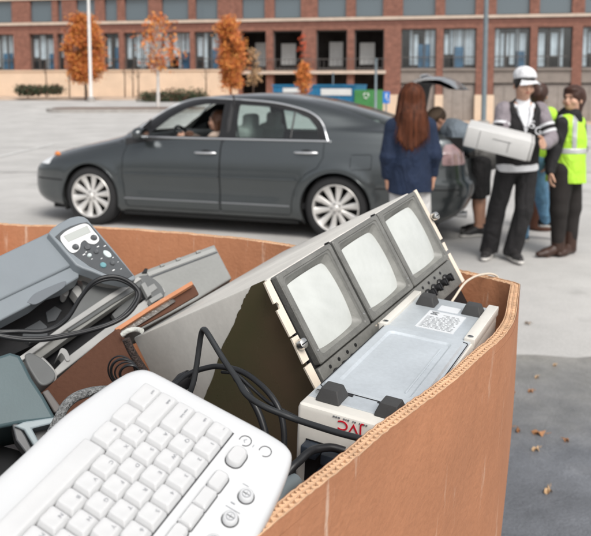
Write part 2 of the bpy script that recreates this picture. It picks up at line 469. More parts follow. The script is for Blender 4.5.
# ================================================================= building
M_BRICK = mat('brick', (.235, .108, .078), .9, var=.2, vscale=2.4, bump=.3, bscale=20)
def brickify(m, sc=1.0):
    nt = m.node_tree; N = nt.nodes; L = nt.links; b = N['Principled BSDF']
    src = b.inputs['Base Color'].links[0].from_socket
    tc = N.new('ShaderNodeTexCoord'); mp = N.new('ShaderNodeMapping'); mp.inputs['Rotation'].default_value = (PI/2, 0, 0)
    L.new(tc.outputs['Object'], mp.inputs[0])
    br = N.new('ShaderNodeTexBrick'); br.inputs['Scale'].default_value = 2.0*sc; br.inputs['Mortar Size'].default_value = .012
    br.inputs['Color1'].default_value = (1, 1, 1, 1); br.inputs['Color2'].default_value = (.72, .7, .7, 1); br.inputs['Mortar'].default_value = (1.2, 1.25, 1.3, 1)
    L.new(mp.outputs[0], br.inputs[0])
    mx = N.new('ShaderNodeMix'); mx.data_type = 'RGBA'; mx.blend_type = 'MULTIPLY'; mx.inputs[0].default_value = .8
    L.new(src, mx.inputs[6]); L.new(br.outputs[0], mx.inputs[7]); L.new(mx.outputs[2], b.inputs['Base Color'])
brickify(M_BRICK)
M_STONE = mat('beige_stone', (.66, .51, .38), .85, var=.07, vscale=.7)
add_fine(M_STONE, 12, .06, 1.1, .05)
M_CORN = mat('cornice_stone', (.55, .45, .37), .8, var=.1, vscale=2)
M_DARKBAND = mat('brown_band', (.16, .07, .052), .85, var=.15, vscale=2)
M_TAUPE = mat('taupe_panel', (.24, .205, .18), .8, var=.12, vscale=1.5)
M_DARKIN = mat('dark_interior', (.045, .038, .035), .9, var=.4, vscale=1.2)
M_WGLASS = mat('window_glass', (.10, .13, .15), .06, spec=.9, coat=.6)
M_BLIND = mat('window_blind', (.74, .78, .79), .7, var=.18, vscale=1.3)
M_BLUEP = mat('blue_panel', (.05, .15, .25), .5, var=.3, vscale=1.6)
M_FRAME = mat('window_frame', (.10, .09, .085), .5)
M_WHITEP = mat('white_panel', (.68, .68, .66), .6, var=.06, vscale=2)
p0 = at(30, 87, 64.0); p1 = at(400, 87, 58.4)
bdir = np.array([p1[0]-p0[0], p1[1]-p0[1], 0]); bdir /= np.linalg.norm(bdir)
bnorm = np.array([-bdir[1], bdir[0], 0])     # away from the camera
BO = np.array([p0[0], p0[1], 0.0])
def bu(px, py=60):
    r = ray(px, py); s = ((BO-CAM) @ bnorm)/(r @ bnorm); q = CAM+r*s
    return float((q-BO) @ bdir), float(q[2])
BM = frame_M(BO, np.stack([bdir, bnorm, [0, 0, 1]], 1))
bld = empty('arena_building', M=BM)
tag(bld, 'long brick building with a beige stone base across the far side of the lot', 'building')
Z_SILL, Z_HEAD, Z_CORN = 2.95, 6.0, 6.72
U0, U1 = bu(-60)[0], bu(700)[0]
# bays: (px0, px1, kind)
bays = [(-45, -20, 'w'), (-8, 14, 'w'), (30, 54, 'w'), (57.5, 64, 'n'), (76, 97, 'w'), (104, 119, 'w'), (124, 150, 'w'), (161, 190, 'w'), (194.5, 219, 'w'),
        (241, 266, 'o'), (273, 302, 'o'), (316, 347, 'o'), (354, 384, 'o'), (401, 436, 'w'), (443, 476, 'w'), (494, 530, 'w'), (537, 572, 'w'), (582, 612, 'w'), (620, 655, 'w')]
Ub = [(bu(a)[0], bu(b)[0], k) for a, b, k in bays]
uS = bu(238)[0]; uR = bu(386)[0]
wall = MB()
edges = [U0]
for a, b, k in Ub: edges += [a, b]
edges.append(U1)
for i in range(0, len(edges), 2):     # piers
    wall.bb(edges[i], edges[i+1], 0, .7, (Z_SILL if edges[i+1] <= uS else (.1 if edges[i] > bu(230)[0] and edges[i+1] < uR else -1.5)) if edges[i+1] <= uR else .95, Z_HEAD)
wall.bb(U0, U1, 0, .7, Z_HEAD, Z_CORN)
# second storey piers
for i in range(0, len(edges), 2): wall.bb(edges[i]-.1, edges[i+1]+.1, .05, .6, Z_CORN+.22, 9.0)
wall.bb(U0, U1, .05, .6, 9.0, 9.4)
wall.build('wall', M_BRICK, bld)
mb = MB(); mb.bb(U0, U1, -.12, .7, Z_CORN, Z_CORN+.22); mb.bb(U0, U1, -.05, .7, 8.8, 9.0)
mb.build('cornice', M_CORN, bld)
MB().bb(U0, U1, -.02, .1, Z_HEAD+.35, Z_CORN-.02).build('fascia', M_DARKBAND, bld)
st = MB(); st.bb(U0, uS, -.25, .7, -2.0, Z_SILL-.12)
st.bb(U0, uS, -.33, .72, Z_SILL-.12, Z_SILL)
for i in range(0, len(edges), 2):
    if edges[i] >= uR-1 and edges[i+1] > uR:
        MB().bb(edges[i]-.05, edges[i+1]+.05, -.12, .7, -2.5, .95).build('stone_pier', M_STONE, bld)
st.build('stone_base', M_STONE, bld)
# back plane and ground-floor recesses
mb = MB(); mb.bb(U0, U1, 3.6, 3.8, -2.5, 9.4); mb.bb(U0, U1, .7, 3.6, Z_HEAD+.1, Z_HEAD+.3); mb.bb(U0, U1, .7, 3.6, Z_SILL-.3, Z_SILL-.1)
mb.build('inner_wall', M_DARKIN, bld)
MB().bb(U0, U1, -.08, 4, 9.4, 9.6).build('roof', M_CORN, bld)
led = MB(); led.bb(uS-.1, uR, -.35, .6, Z_SILL-.38, Z_SILL-.12); led.build('balcony_ledge', M_CORN, bld)
rl = MB()
rl.bb(uS, uR, -.28, -.24, Z_SILL+.75, Z_SILL+.8)
for u in np.arange(uS, uR, .35): rl.bb(u, u+.03, -.27, -.25, Z_SILL-.1, Z_SILL+.76)
rl.build('railing', M_FRAME, bld)
rb = random.Random(11)
for i, (a, b, k) in enumerate(Ub):
    fr = MB()
    d = .35
    for u in (a, b-.09): fr.bb(u, u+.09, d-.06, d+.06, Z_SILL, Z_HEAD)
    fr.bb(a, b, d-.06, d+.06, Z_HEAD-.09, Z_HEAD); fr.bb(a, b, d-.06, d+.06, Z_SILL, Z_SILL+.1)
    if k == 'w':
        n = 3 if b-a > 1.6 else 2
        for j in range(1, n): u = a+(b-a)*j/n; fr.bb(u-.035, u+.035, d-.05, d+.05, Z_SILL, Z_HEAD)
        fr.bb(a, b, d-.045, d+.045, Z_SILL+.85, Z_SILL+.92)
    if k != 'o':
        w_ = fr.build('window', M_FRAME, bld)
        MB().bb(a+.02, b-.02, d-.004, d+.004, Z_SILL+.05, Z_HEAD-.05).build('pane', thin_glass('pane_glass', (.92, .95, .97)), w_)
        bl = MB(); x = a+.1
        while x < b-.25:
            wdt = rb.uniform(.18, .5); lo = Z_SILL+rb.choice([.15, .3, .95, 1.1]); 
            if rb.random() < .86: bl.bb(x, min(x+wdt, b-.1), d+.28, d+.31, lo, Z_HEAD-rb.choice([.05, .05, .4]))
            x += wdt+rb.uniform(.03, .12)
        bl.build('blind', M_BLIND, w_)
        if k == 'w' and rb.random() < .75:
            u = a+(b-a)*rb.uniform(.3, .7)
            MB().bb(u, min(u+rb.uniform(.5, .9), b-.05), d+.18, d+.22, Z_SILL+.1, Z_SILL+rb.uniform(.9, 2.1)).build('blue_board', M_BLUEP, w_)
    elif k == 'o':
        w_ = fr.build('window', M_FRAME, bld)
        if i % 2 == 0 or i > 11:
            MB().bb(a+(b-a)*.1, a+(b-a)*.62, 2.2, 2.3, Z_SILL+.4, Z_HEAD-.9).build('shutter', M_WHITEP, w_)
        else:
            MB().bb(a+(b-a)*.3, a+(b-a)*.75, 2.4, 2.5, Z_SILL+.3, Z_HEAD-.8).build('shutter', M_WHITEP, w_)
    # second-storey window
    w2 = MB()
    w2.bb(a+.1, b-.1, .30, .34, Z_CORN+.3, 8.75); w2.build('window', M_WGLASS, bld)
# right part: taupe spandrels with doors below the windows
for (a, b, k) in Ub:
    if a > uR:
        mb = MB(); mb.bb(a, b, .1, .6, Z_SILL-1.1, Z_SILL-.15); mb.bb(a, b, -.05, .6, Z_SILL-.15, Z_SILL)
        mb.build('spandrel', M_TAUPE, bld)
        dr = MB(); dr.bb(a+.05, b-.05, .28, .36, -2.5, Z_SILL-1.2)
        for t in (.33, .66): u = a+(b-a)*t; dr.bb(u-.03, u+.03, .24, .29, -2.5, Z_SILL-1.2)
        dr.build('door', mat('door_taupe', (.27, .235, .21), .6, var=.15, vscale=2), bld)
# ================================================================= street furniture far out
M_POLEW = mat('white_pole', (.72, .71, .69), .5, var=.05)
M_POLEG = mat('grey_pole', (.17, .21, .23), .45, metal=.3, var=.1)
def lamp_post(px, pyb, Y, wpx, m, label, h=9.0, dark=False):
    b = at(px, pyb, Y); z = float(terrain(b[0], Y)); r = wpx/2*Y/FOC
    t = empty('lamp_post', (b[0], Y, z)); tag(t, label, 'lamp post')
    MB().lathe([(r, -.1), (r, .3), (r*.92, .35), (r*.7, h)], 16).build('pole', m, t, 60)
    MB().lathe([(r*2.1, -.2), (r*2.1, .12), (r*1.9, .3), (r, .32)], 16).build('base', M_KERB, t, 40)
    a = MB(); a.tube([(0, 0, h-.2), (0, -.2, h+.1), (0, -1.2, h+.2)], [r*.5, r*.5, r*.4], 8); a.build('arm', m, t, 60)
    MB().bb(-.22, .22, -2.0, -1.1, h+.12, h+.28, r=.05).build('lamp', m, t, 40)
    return t
lamp_post(91, 98.5, 50, 3.6, M_POLEW, 'tall white lamp post standing in front of the dense orange tree')
lamp_post(483.5, 121, 30, 5.6, M_POLEG, 'thick blue grey lamp post behind the man carrying the box')
# parking sign post and blue sign
b = at(386, 120, 28); t = empty('parking_sign', (b[0], 28, float(terrain(b[0], 28)))); tag(t, 'small blue parking sign with a white symbol beyond the car boot', 'sign')
zc = at(386, 97.5, 28)[2]-t.location[2]
MB().bb(-.028, .028, 0, .04, -.1, zc+.2).build('post', M_POLEG, t)
MB().bb(-.13, .13, -.03, -.005, zc-.22, zc+.22, r=.01).build('sign_plate', mat('sign_blue', (.02, .16, .5), .5), t)
mk = MB()
mk.lathe([(.0, 0), (.035, 0), (.035, .004), (0, .004)], 14, M=Matrix.Translation((0, -.035, zc+.12)) @ Matrix.Rotation(PI/2, 4, 'X'))
mk.bb(-.03, .01, -.038, -.032, zc-.05, zc+.08); mk.bb(-.03, .06, -.038, -.032, zc-.06, zc-.02); mk.bb(.04, .065, -.038, -.032, zc-.14, zc-.02)
mk.build('symbol', M_WHITEP, t)
# thin pole in front of the balcony
def thin_pole(px, pyt, Y, w, label, m=M_POLEG, name='flag_pole'):
    tp = at(px, pyt, Y); z = float(terrain(tp[0], Y)); t = empty(name, (tp[0], Y, z)); tag(t, label, 'pole')
    h = tp[2]-z
    MB().lathe([(w, -.1), (w, .05), (w*.55, .08), (w*.5, h)], 10).build('pole', m, t, 60)
    MB().lathe([(.0, h+.10), (w*.8, h+.05), (w*.8, h), (w*.5, h-.02)], 10).build('finial', m, t, 60)
thin_pole(376, 60, 38, .12, 'slim dark pole with a rounded head before the last balcony bay')
thin_pole(333, 74, 44, .08, 'thin grey pole rising beneath the balcony ledge, behind the blue container')
# hedges
def leaf_cloud(centres, n, size, cols, seed=1, flat=.6):
    r = random.Random(seed); V = []; F = []; MI = []
    for i in range(n):
        c, rad = r.choice(centres)
        p = Vector([c[k]+max(-1.7, min(1.7, r.gauss(0, .62)))*rad[k] for k in range(3)])
        u = Vector([r.gauss(0, 1) for _ in range(3)]).normalized(); v = u.orthogonal().normalized(); s = size*r.uniform(.6, 1.4)
        b = len(V); V += [p-u*s, p+v*s*flat, p+u*s, p-v*s*flat]; F.append((b, b+1, b+2, b+3)); MI.append(r.randrange(len(cols)))
    me = mesh_from(V, F); me.polygons.foreach_set('material_index', MI)
    return me
M_HEDGE = [mat('hedge_leaf', (.045, .07, .03), .7), mat('hedge_leaf_dark', (.03, .045, .022), .7), mat('hedge_leaf_red', (.10, .05, .03), .7)]
def hedge(px0, px1, pyt, pyb, Y, label, seed, n=2600):
    a = at(px0, pyb, Y); b = at(px1, pyb, Y); h = at(px0, pyt, Y)[2]-a[2]
    t = empty('hedge', ((a[0]+b[0])/2, Y, a[2])); tag(t, label, 'hedge', 'clipped hedges at the foot of the building')
    L_ = (b[0]-a[0])/2; cs = []; r = random.Random(seed)
    k = max(3, int(L_*2/.5))
    for i in range(k): cs.append(((-L_+(i+.5)*2*L_/k, r.uniform(-.15, .15), h*.5*r.uniform(.8, 1.1)), (.42, .45, h*.55*r.uniform(.8, 1.15))))
    o = link('foliage', leaf_cloud(cs, n, .075, M_HEDGE, seed), M_HEDGE, t)
    for c, rad in cs: MB().tube([(c[0], 0, -.1), (c[0]+.05, .02, h*.4)], [.025, .01], 5).build('stem', mat('bark', (.09, .06, .045), .9, var=.3, vscale=12), t)
hedge(20, 46, 87, 93.5, 53, 'low dark hedge near the first wide window', 1)
hedge(48, 59, 86.5, 93, 53, 'small round dark bush beside the low hedge', 2, 900)
hedge(143, 203, 92.5, 103, 50, 'long dark hedge behind the car bonnet', 3, 4200)
# trees
M_BARK = mat('bark', (.09, .06, .045), .9)
M_OR = [mat('leaf_orange', (.56, .17, .035), .6), mat('leaf_rust', (.40, .10, .03), .6), mat('leaf_gold', (.62, .26, .06), .6)]
def tree(px, pyb, Y, crown, n, label, seed, trunk=.07, bark=None, cols=M_OR, leaf=.085, group='young autumn trees'):
    """crown: (px0, px1, py_top, py_bottom)"""
    b = at(px, pyb, Y); z = float(terrain(b[0], Y)); t = empty('autumn_tree', (b[0], Y, z)); tag(t, label, 'tree', group)
    x0, _, zt = at(crown[0], crown[2], Y); x1, _, zb = at(crown[1], crown[3], Y)
    cx = (x0+x1)/2-b[0]; rx = (x1-x0)/2; zt -= z; zb -= z; r = random.Random(seed); H_ = zt-zb
    tr = MB(); tr.tube([(0, 0, -.2), (.02, .0, zb*.5), (cx*.3, 0, zb), (cx*.7, 0, zb+H_*.5), (cx, 0, zt-.15*H_)], [trunk*1.2, trunk, trunk*.8, trunk*.5, trunk*.15], 8)
    cs = []
    for i in range(80):
        f = r.random(); zz = zb+H_*(.08+.86*f); wd = rx*(math.sin(PI*(.18+.72*f))**.8)
        a = r.uniform(0, 2*PI); q = r.uniform(.1, .85)
        c = (cx+math.cos(a)*wd*q, math.sin(a)*wd*q, zz)
        cs.append((c, (rx*r.uniform(.14, .42), rx*r.uniform(.14, .42), H_*r.uniform(.03, .11))))
        s0 = zb+(zz-zb)*.55
        tr.tube([(cx*.5, 0, max(zb*.9, s0)), (c[0]*.6, c[1]*.6, (s0+zz)/2), c], [trunk*.35, trunk*.2, trunk*.06], 5)
    tr.build('trunk', bark or M_BARK, t, 60)
    link('crown', leaf_cloud(cs, n, leaf, cols, seed), cols, t)
    return t
tree(86, 98, 52, (61, 106, 14, 83), 15000, 'dense orange tree behind the white lamp post', 21, .10)
tree(231, 101, 50, (212, 248, 16, 91), 8000, 'narrow orange tree beside the first balcony bay', 22, .09)
tree(303, 100, 40, (294, 312, 62, 98), 1100, 'small bright orange sapling behind the blue container', 23, .04, leaf=.07)
tree(158, 107, 40, (133, 184, 14, 74), 700, 'nearly bare young tree with a pale trunk on the kerbed island', 24, .085, bark=mat('pale_bark', (.62, .60, .57), .8, var=.15, vscale=5), leaf=.10)
tree(253, 99, 52, (244, 263, 48, 88), 420, 'thin sapling with sparse yellow leaves beneath the balcony ledge', 25, .05,
     cols=[mat('leaf_straw', (.50, .32, .16), .6), mat('leaf_tan', (.36, .22, .12), .6)], leaf=.09)
tree(301, 96, 56, (296, 309, 34, 60), 130, 'thin sapling with a few red leaves in front of the second balcony bay', 26, .045, cols=[mat('leaf_red', (.5, .08, .03), .6)])
# slim bare stems along the stone base
for i, (px, Y, hpy, lab) in enumerate(((46.5, 55, 62, 'slim bare stem rising from the low hedge'), (69.5, 56, 70, 'slim bare stem just before the dense orange tree'),
        (125, 56, 60, 'slim bare stem by the third wide window'), (133, 55, 66, 'first of two bare stems standing together against the stone base'), (138.5, 55, 66, 'second of two bare stems standing together against the stone base'),
        (206, 54, 68, 'slim bare stem at the end of the long hedge'))):
    b = at(px, 98, Y); z = float(terrain(b[0], Y)); tp = at(px, hpy, Y)[2]-z
    mb = MB(); mb.tube([(0, 0, -.1), (.02, 0, tp*.5), (-.02, 0, tp)], [.06, .045, .02], 6)
    r = random.Random(i)
    for k in range(7):
        a = r.uniform(0, 6.28); h = tp*r.uniform(.55, .95)
        mb.tube([(0, 0, h), (math.cos(a)*.35, math.sin(a)*.35, h+.5)], [.018, .006], 4)
    o = mb.build('sapling', M_BARK, None, 60); o.location = (b[0], Y, z); tag(o, lab, 'sapling', 'bare saplings by the stone base')
# recycling container: blue with white plates, green end
Yc = 45.0
a = at(273, 108, Yc); b = at(352, 108, Yc); c = at(378, 108, Yc)
zt0 = at(273, 84.5, Yc)[2]; zt1 = at(367, 93.5, Yc-2.4)[2]
L_ = b[0]-a[0]; ang = math.atan2(-2.4, L_)
t = empty('recycling_container', (a[0], Yc, float(terrain(a[0]+2, Yc))), ang); tag(t, 'long blue container with white plates and a green end behind the car', 'container')
zt0 -= float(terrain(a[0]+2, Yc)); LL = math.hypot(L_, 2.4); M_CB = mat('container_blue', (.02, .17, .33), .45, var=.12, vscale=1.5, coat=.2)
M_CG = mat('container_green', (.06, .23, .07), .5, var=.15, vscale=2)
h0, h1 = zt0, zt0-.1
mb = MB(); mb.bb(0, LL, 0, 1.7, .25, h0-.09)
for x in np.arange(.2, LL, .45): mb.bb(x, x+.07, -.05, 0, .3, h0-.12)
mb.build('container_body', M_CB, t)
MB().bb(-.04, LL+.02, -.08, 1.75, h0-.09, h0).build('rim', M_CB, t)
for x0, x1, z0, z1 in ((.7, 2.15, h0-.46, h0-.2), (LL*.60, LL*.96, h0-.62, h0-.24)):
    MB().bb(x0, x1, -.062, -.052, z0, z1).build('plate', M_WHITEP, t)
mb = MB(); mb.bb(LL+.005, LL+1.15, -.15, 1.4, .2, h0-.30); mb.build('end_bin', M_CG, t)
mb = MB(); sx = LL+.72
for k in range(3):
    a_ = math.radians(90+120*k); a2 = math.radians(90+120*k+85)
    mb.tube([(sx+.15*math.cos(a_), -.156, h0-.62+.15*math.sin(a_)), (sx+.15*math.cos((a_+a2)/2), -.156, h0-.62+.15*math.sin((a_+a2)/2)), (sx+.15*math.cos(a2), -.156, h0-.62+.15*math.sin(a2))], [.022, .04, .055], 5)
mb.build('recycling_mark', M_WHITEP, t)
for x in (.3, LL-.3):
    MB().lathe([(.11, -.05), (.125, -.03), (.125, .03), (.11, .05)], 18, M=Matrix.Translation((x, .2, .125)) @ Matrix.Rotation(PI/2, 4, 'X')).build('wheel', mat('black_rubber', (.02, .02, .021), .75, bump=.1), t, 40)
# fallen leaves on the ground by the box
r = random.Random(4)
M_FL = [mat('fallen_leaf_brown', (.33, .16, .07), .7), mat('fallen_leaf_tan', (.45, .30, .17), .7), mat('fallen_leaf_grey', (.25, .2, .16), .8)]
def fallen_leaf(px, py, s, mi, rot, label, elong=1.7):
    s *= .72
    p = atz(px, py, .012); V = []; n = 11
    for k in range(n):
        a = 2*PI*k/n; q = s*(1 if k % 2 else .62); V.append((q*math.cos(a)*elong*.7, q*math.sin(a)*.7, .006+.012*math.sin(a*1.5+k)))
    V.append((0, 0, .012)); F = [(k, (k+1) % n, n) for k in range(n)]
    mb = MB(); mb.add(V, F); mb.add([(v[0], v[1], v[2]-.0015) for v in V], [f[::-1] for f in F])
    mb.tube([(s*elong*.6, 0, .008), (s*elong*1.05, s*.2, .012)], [.0018, .001], 4)
    o = mb.build('fallen_leaf', M_FL[mi], fix=False); o.location = (p[0], p[1], .006); o.rotation_euler = (0, 0, rot)
    tag(o, label, 'leaf', 'fallen leaves on the pavement')
for px, py, s, mi, rot, lab in ((507, 428, .035, 0, .2, 'rust leaf beside the box, nearest its outer wall'), (518, 430, .022, 0, 1.2, 'small rust leaf next to the largest leaf'), (539, 433, .04, 0, -.3, 'long curled orange leaf lying flat on the dark asphalt'),
        (536, 449, .026, 1, .4, 'pale orange leaf just nearer than the long curled one'), (548, 490, .034, 1, .9, 'pale pointed leaf alone on the smooth grey asphalt'), (531, 391, .02, 0, .1, 'small leaf beyond the long curled one, at the asphalt edge'),
        (537, 377, .018, 1, .6, 'small tan leaf close to the edge of the concrete'), (528, 323, .028, 2, -.4, 'grey brown twig-like leaf on the pale concrete'), (513, 392, .016, 0, 2, 'tiny rust leaf close to the box corner'),
        (555, 365, .014, 1, .3, 'tiny tan leaf at the concrete border'), (566, 440, .018, 0, 2.4, 'small brown leaf farthest out on the asphalt')):
    fallen_leaf(px, py, s, mi, rot, lab)
# ================================================================= the car
LV = np.array([  # z, half width, x front, x rear, exponent front, rear
 (.165, .80, 3.50, -.92, 6, 6), (.20, .87, 3.60, -1.04, 6, 6), (.25, .905, 3.70, -1.13, 6, 6), (.32, .920, 3.755, -1.22, 6, 6), (.42, .925, 3.78, -1.27, 6, 6),
 (.50, .926, 3.775, -1.31, 6, 6), (.56, .930, 3.765, -1.315, 6, 6), (.60, .933, 3.75, -1.31, 6, 6), (.66, .932, 3.70, -1.275, 6, 6), (.72, .928, 3.62, -1.265, 5.6, 6), (.77, .922, 3.52, -1.26, 5, 6),
 (.82, .912, 3.36, -1.255, 4.6, 6), (.86, .902, 3.20, -1.25, 4.5, 6), (.90, .890, 3.02, -1.245, 4.5, 6), (.94, .872, 2.84, -1.24, 4.5, 5.5), (.975, .852, 2.70, -1.23, 4.5, 5),
 (.995, .838, 2.635, -1.22, 4.5, 5), (1.02, .828, 2.60, -1.205, 4.5, 5), (1.06, .815, 2.535, -1.17, 4.5, 4.5), (1.09, .80, 2.485, -1.10, 4.5, 4.5), (1.11, .79, 2.455, -.92, 4.5, 4),
 (1.135, .78, 2.41, -.70, 4.5, 3.6), (1.19, .757, 2.315, -.50, 4.5, 3.6), (1.25, .732, 2.205, -.32, 4.5, 3.6), (1.31, .70, 2.09, -.12, 4.5, 3.5), (1.36, .668, 1.975, .08, 4.2, 3.4),
 (1.40, .632, 1.85, .26, 4, 3.2), (1.43, .585, 1.70, .44, 3.6, 3), (1.452, .51, 1.48, .58, 3.2, 2.8), (1.468, .39, 1.22, .68, 2.8, 2.6), (1.477, .22, 1.02, .78, 2.5, 2.4), (1.480, .05, .92, .86, 2, 2)])
def pchip(x, y, q):
    h = np.diff(x); d = np.diff(y)/h; m = np.zeros(len(x))
    for i in range(1, len(x)-1):
        if d[i-1]*d[i] > 0:
            w1 = 2*h[i]+h[i-1]; w2 = h[i]+2*h[i-1]; m[i] = (w1+w2)/(w1/d[i-1]+w2/d[i])
    m[0], m[-1] = d[0], d[-1]
    i = np.clip(np.searchsorted(x, q)-1, 0, len(h)-1); t = (q-x[i])/h[i]
    return (2*t**3-3*t**2+1)*y[i]+(t**3-2*t**2+t)*h[i]*m[i]+(-2*t**3+3*t**2)*y[i+1]+(t**3-t**2)*h[i]*m[i+1]
def lev(z): return [pchip(LV[:, 0], LV[:, k], np.asarray(z, float)) for k in range(1, 6)]
XM = 1.0
def body_y(x, z, off=0.0):
    w, xf, xr, nf, nr = lev(z); x = np.asarray(x, float)
    r = np.where(x > XM, (x-XM)/(xf-XM), (XM-x)/(XM-xr)); n = np.where(x > XM, nf, nr)
    return w*np.maximum(1-np.clip(r, 0, 1)**n, 0)**(1/n)+off
zz = np.concatenate([np.linspace(.165, 1.0, 44), np.linspace(1.015, 1.40, 30), np.linspace(1.41, 1.48, 16)])
W_, XF, XR, NF, NR = lev(zz)
rr = np.concatenate([np.linspace(0, .86, 44), [.88, .90, .92, .94]])
ring = []
def half(n, rs):
    y = (1-rs**n)**(1/n); yy = np.linspace(1, 0, 26)[1:]*y[-1]; return np.concatenate([rs, (1-np.minimum(yy, 1)**n)**(1/n)]), np.concatenate([y, yy])
rows = []
for i, z in enumerate(zz):
    a, b = half(NF[i], rr); c, d = half(NR[i], rr)
    xs_ = np.concatenate([(XM+a*(XF[i]-XM))[::-1], (XM-c*(XM-XR[i]))[1:]]); ys_ = np.concatenate([(b*W_[i])[::-1], (d*W_[i])[1:]])
    rows.append(np.stack([xs_, ys_, np.full_like(xs_, z)], -1))
Pg = np.array(rows)                       # (levels, around, 3)
# wheel-arch lips swell outward a little, the lower doors tuck in
def arch_d(x, z): return np.minimum(np.hypot(x, z-.335), np.hypot(x-2.82, z-.335))
side_m = smooth(.55, .8, Pg[..., 1])
Pg[..., 1] += side_m*.016*np.exp(-((arch_d(Pg[..., 0], Pg[..., 2])-.395)/.05)**2)
Pg[..., 1] -= side_m*.012*np.exp(-((Pg[..., 2]-.44)/.09)**2)*smooth(.45, .7, arch_d(Pg[..., 0], Pg[..., 2]))
n, m_ = Pg.shape[:2]
CV = Pg.reshape(-1, 3)
q = np.array([(i*m_+j, (i+1)*m_+j, (i+1)*m_+j+1, i*m_+j+1) for i in range(n-1) for j in range(m_-1)])
CF = np.concatenate([q[:, [0, 1, 2]], q[:, [0, 2, 3]]])
# ---- panel outlines seen from the side (x forward from the rear axle, z)
RDX = 1.245
front_door = [(2.36, .245), (2.40, .60), (2.40, .80), (2.37, .94), (2.33, .992), (RDX+.004, .992), (RDX+.004, .245)]
rear_door = [(RDX-.004, .992), (.135, .992), (.13, .84), (.19, .735), (.31, .67), (.405, .56), (.45, .40), (.46, .245), (RDX-.004, .245)]
fuel_door = [(-.15, .875), (-.36, .88), (-.36, .735), (-.15, .73)]
DLO = [(2.40, 1.0), (2.24, 1.145), (2.04, 1.295), (1.84, 1.385), (1.59, 1.418), (1.26, 1.412), (.77, 1.382), (.44, 1.318), (.27, 1.25), (.17, 1.15), (.10, 1.0)]
WF = [(2.15, 1.02), (2.06, 1.09), (1.915, 1.21), (1.72, 1.315), (1.52, 1.358), (1.29, 1.36), (1.29, 1.02)]
WR = [(1.10, 1.02), (1.11, 1.352), (.77, 1.335), (.49, 1.285), (.33, 1.22), (.24, 1.13), (.19, 1.02)]
SAIL = [(2.33, 1.02), (2.10, 1.19), (2.18, 1.02)]
V, F = CV, CF
def take(V, F, fn):
    V2, i, o = clip(V, F, fn(V)); return V2, i, o
M_PAINT_CAR = mat('car_paint', (.086, .097, .101), .36, metal=.88, coat=1.0, var=.03, vscale=2, spec=.5)
M_GAP = mat('panel_gap', (.008, .008, .009), .8)
M_GLASS = thin_glass('car_glass', (.80, .88, .86))
M_TINT = thin_glass('rear_window_glass', (.72, .82, .80))
M_CHROME = mat('chrome', (.82, .83, .84), .28, metal=1.0)
M_BLACKP = mat('black_trim', (.012, .012, .013), .35)
M_CABIN = mat('cabin_grey', (.30, .31, .29), .8, var=.1, vscale=6)
M_CABD = mat('cabin_dark', (.03, .03, .032), .8, var=.2, vscale=6)
M_RUB = mat('black_rubber', (.02, .02, .021), .75, bump=.1)
M_ALLOY = mat('alloy_wheel', (.76, .74, .71), .38, metal=.6, var=.05, vscale=12)
M_UNDER = mat('underbody', (.012, .012, .012), .9)
side_only = lambda f: (lambda v: np.maximum(f(v), .35-v[:, 1]))
# wheel openings
V, i, o = take(V, F, lambda v: np.maximum(arch_d(v[:, 0], v[:, 2])-.365, .45-v[:, 1])); F = o
# boot opening
V, i, o = take(V, F, lambda v: np.maximum.reduce([v[:, 0]+.66, v[:, 1]-.60, .84-v[:, 2]])); F = o
# windscreen and rear window
def scr(v):
    w = np.interp(v[:, 2], LV[:, 0], LV[:, 1]); return np.maximum.reduce([1.4-v[:, 0], v[:, 1]-w*.80, 1.02-v[:, 2], v[:, 2]-1.42])
V, ws, F = take(V, F, scr)
def bl(v):
    w = np.interp(v[:, 2], LV[:, 0], LV[:, 1]); return np.maximum.reduce([v[:, 0]-.5, v[:, 1]-w*.74, 1.15-v[:, 2], v[:, 2]-1.41])
WSV = V.copy(); V, bk, F = take(V, F, bl)
# headlamp, tail lamp
V, hl, F = take(V, F, lambda v: np.maximum.reduce([3.40+.25*(v[:, 2]-.7)-v[:, 0], .42-v[:, 1], .665-v[:, 2], v[:, 2]-.81-.08*(3.4-v[:, 0])]))
V, tl, F = take(V, F, lambda v: np.maximum.reduce([v[:, 0]+1.03, .60-v[:, 1], .79-v[:, 2], v[:, 2]-.985]))
# side glass zone
V, dlo, F = take(V, F, side_only(lambda v: poly_sdf(v[:, 0], v[:, 2], DLO)))
V, wf, dlo = take(V, dlo, lambda v: poly_sdf(v[:, 0], v[:, 2], WF))
V, wr, dlo = take(V, dlo, lambda v: poly_sdf(v[:, 0], v[:, 2], WR))
# doors: outline strip is the gap
parts_d = {}
gaps = []
for nm, pl, g_ in (('front', front_door, .0035), ('rear', rear_door, .0035), ('fuel', fuel_door, .0025)):
    V, big, F = take(V, F, side_only(lambda v: poly_sdf(v[:, 0], v[:, 2], pl)-g_))
    V, ins, gp = take(V, big, lambda v: poly_sdf(v[:, 0], v[:, 2], pl)+g_)
    parts_d[nm] = ins; gaps.append(gp)
# bonnet gap
hood_f = lambda v: np.maximum.reduce([2.50-v[:, 0], v[:, 1]-(.80-.10*smooth(2.5, 3.5, v[:, 0])), v[:, 0]-3.44+.16*(v[:, 1]/.7)**2, .74-v[:, 2]])
V, big, F = take(V, F, lambda v: hood_f(v)-.003)
V, hood, gp = take(V, big, lambda v: hood_f(v)+.003); gaps.append(gp)
# bumper seams
for fn, lim in ((lambda v: v[:, 0]-3.20-.55*(v[:, 2]-.4), 'f'),):
    V, a_, b_ = take(V, F, lambda v: np.maximum(np.abs(v[:, 0]-3.22)-.003, v[:, 2]-.67)) if False else (V, F[:0], F)
# ---------------------------------------------------------------- placement in the scene
Fp = atz(90, 225.6, 0); Rp = atz(335, 242, 0)
dcar = (Fp-Rp); dcar /= np.linalg.norm(dcar)
yaw = math.atan2(dcar[1], dcar[0])
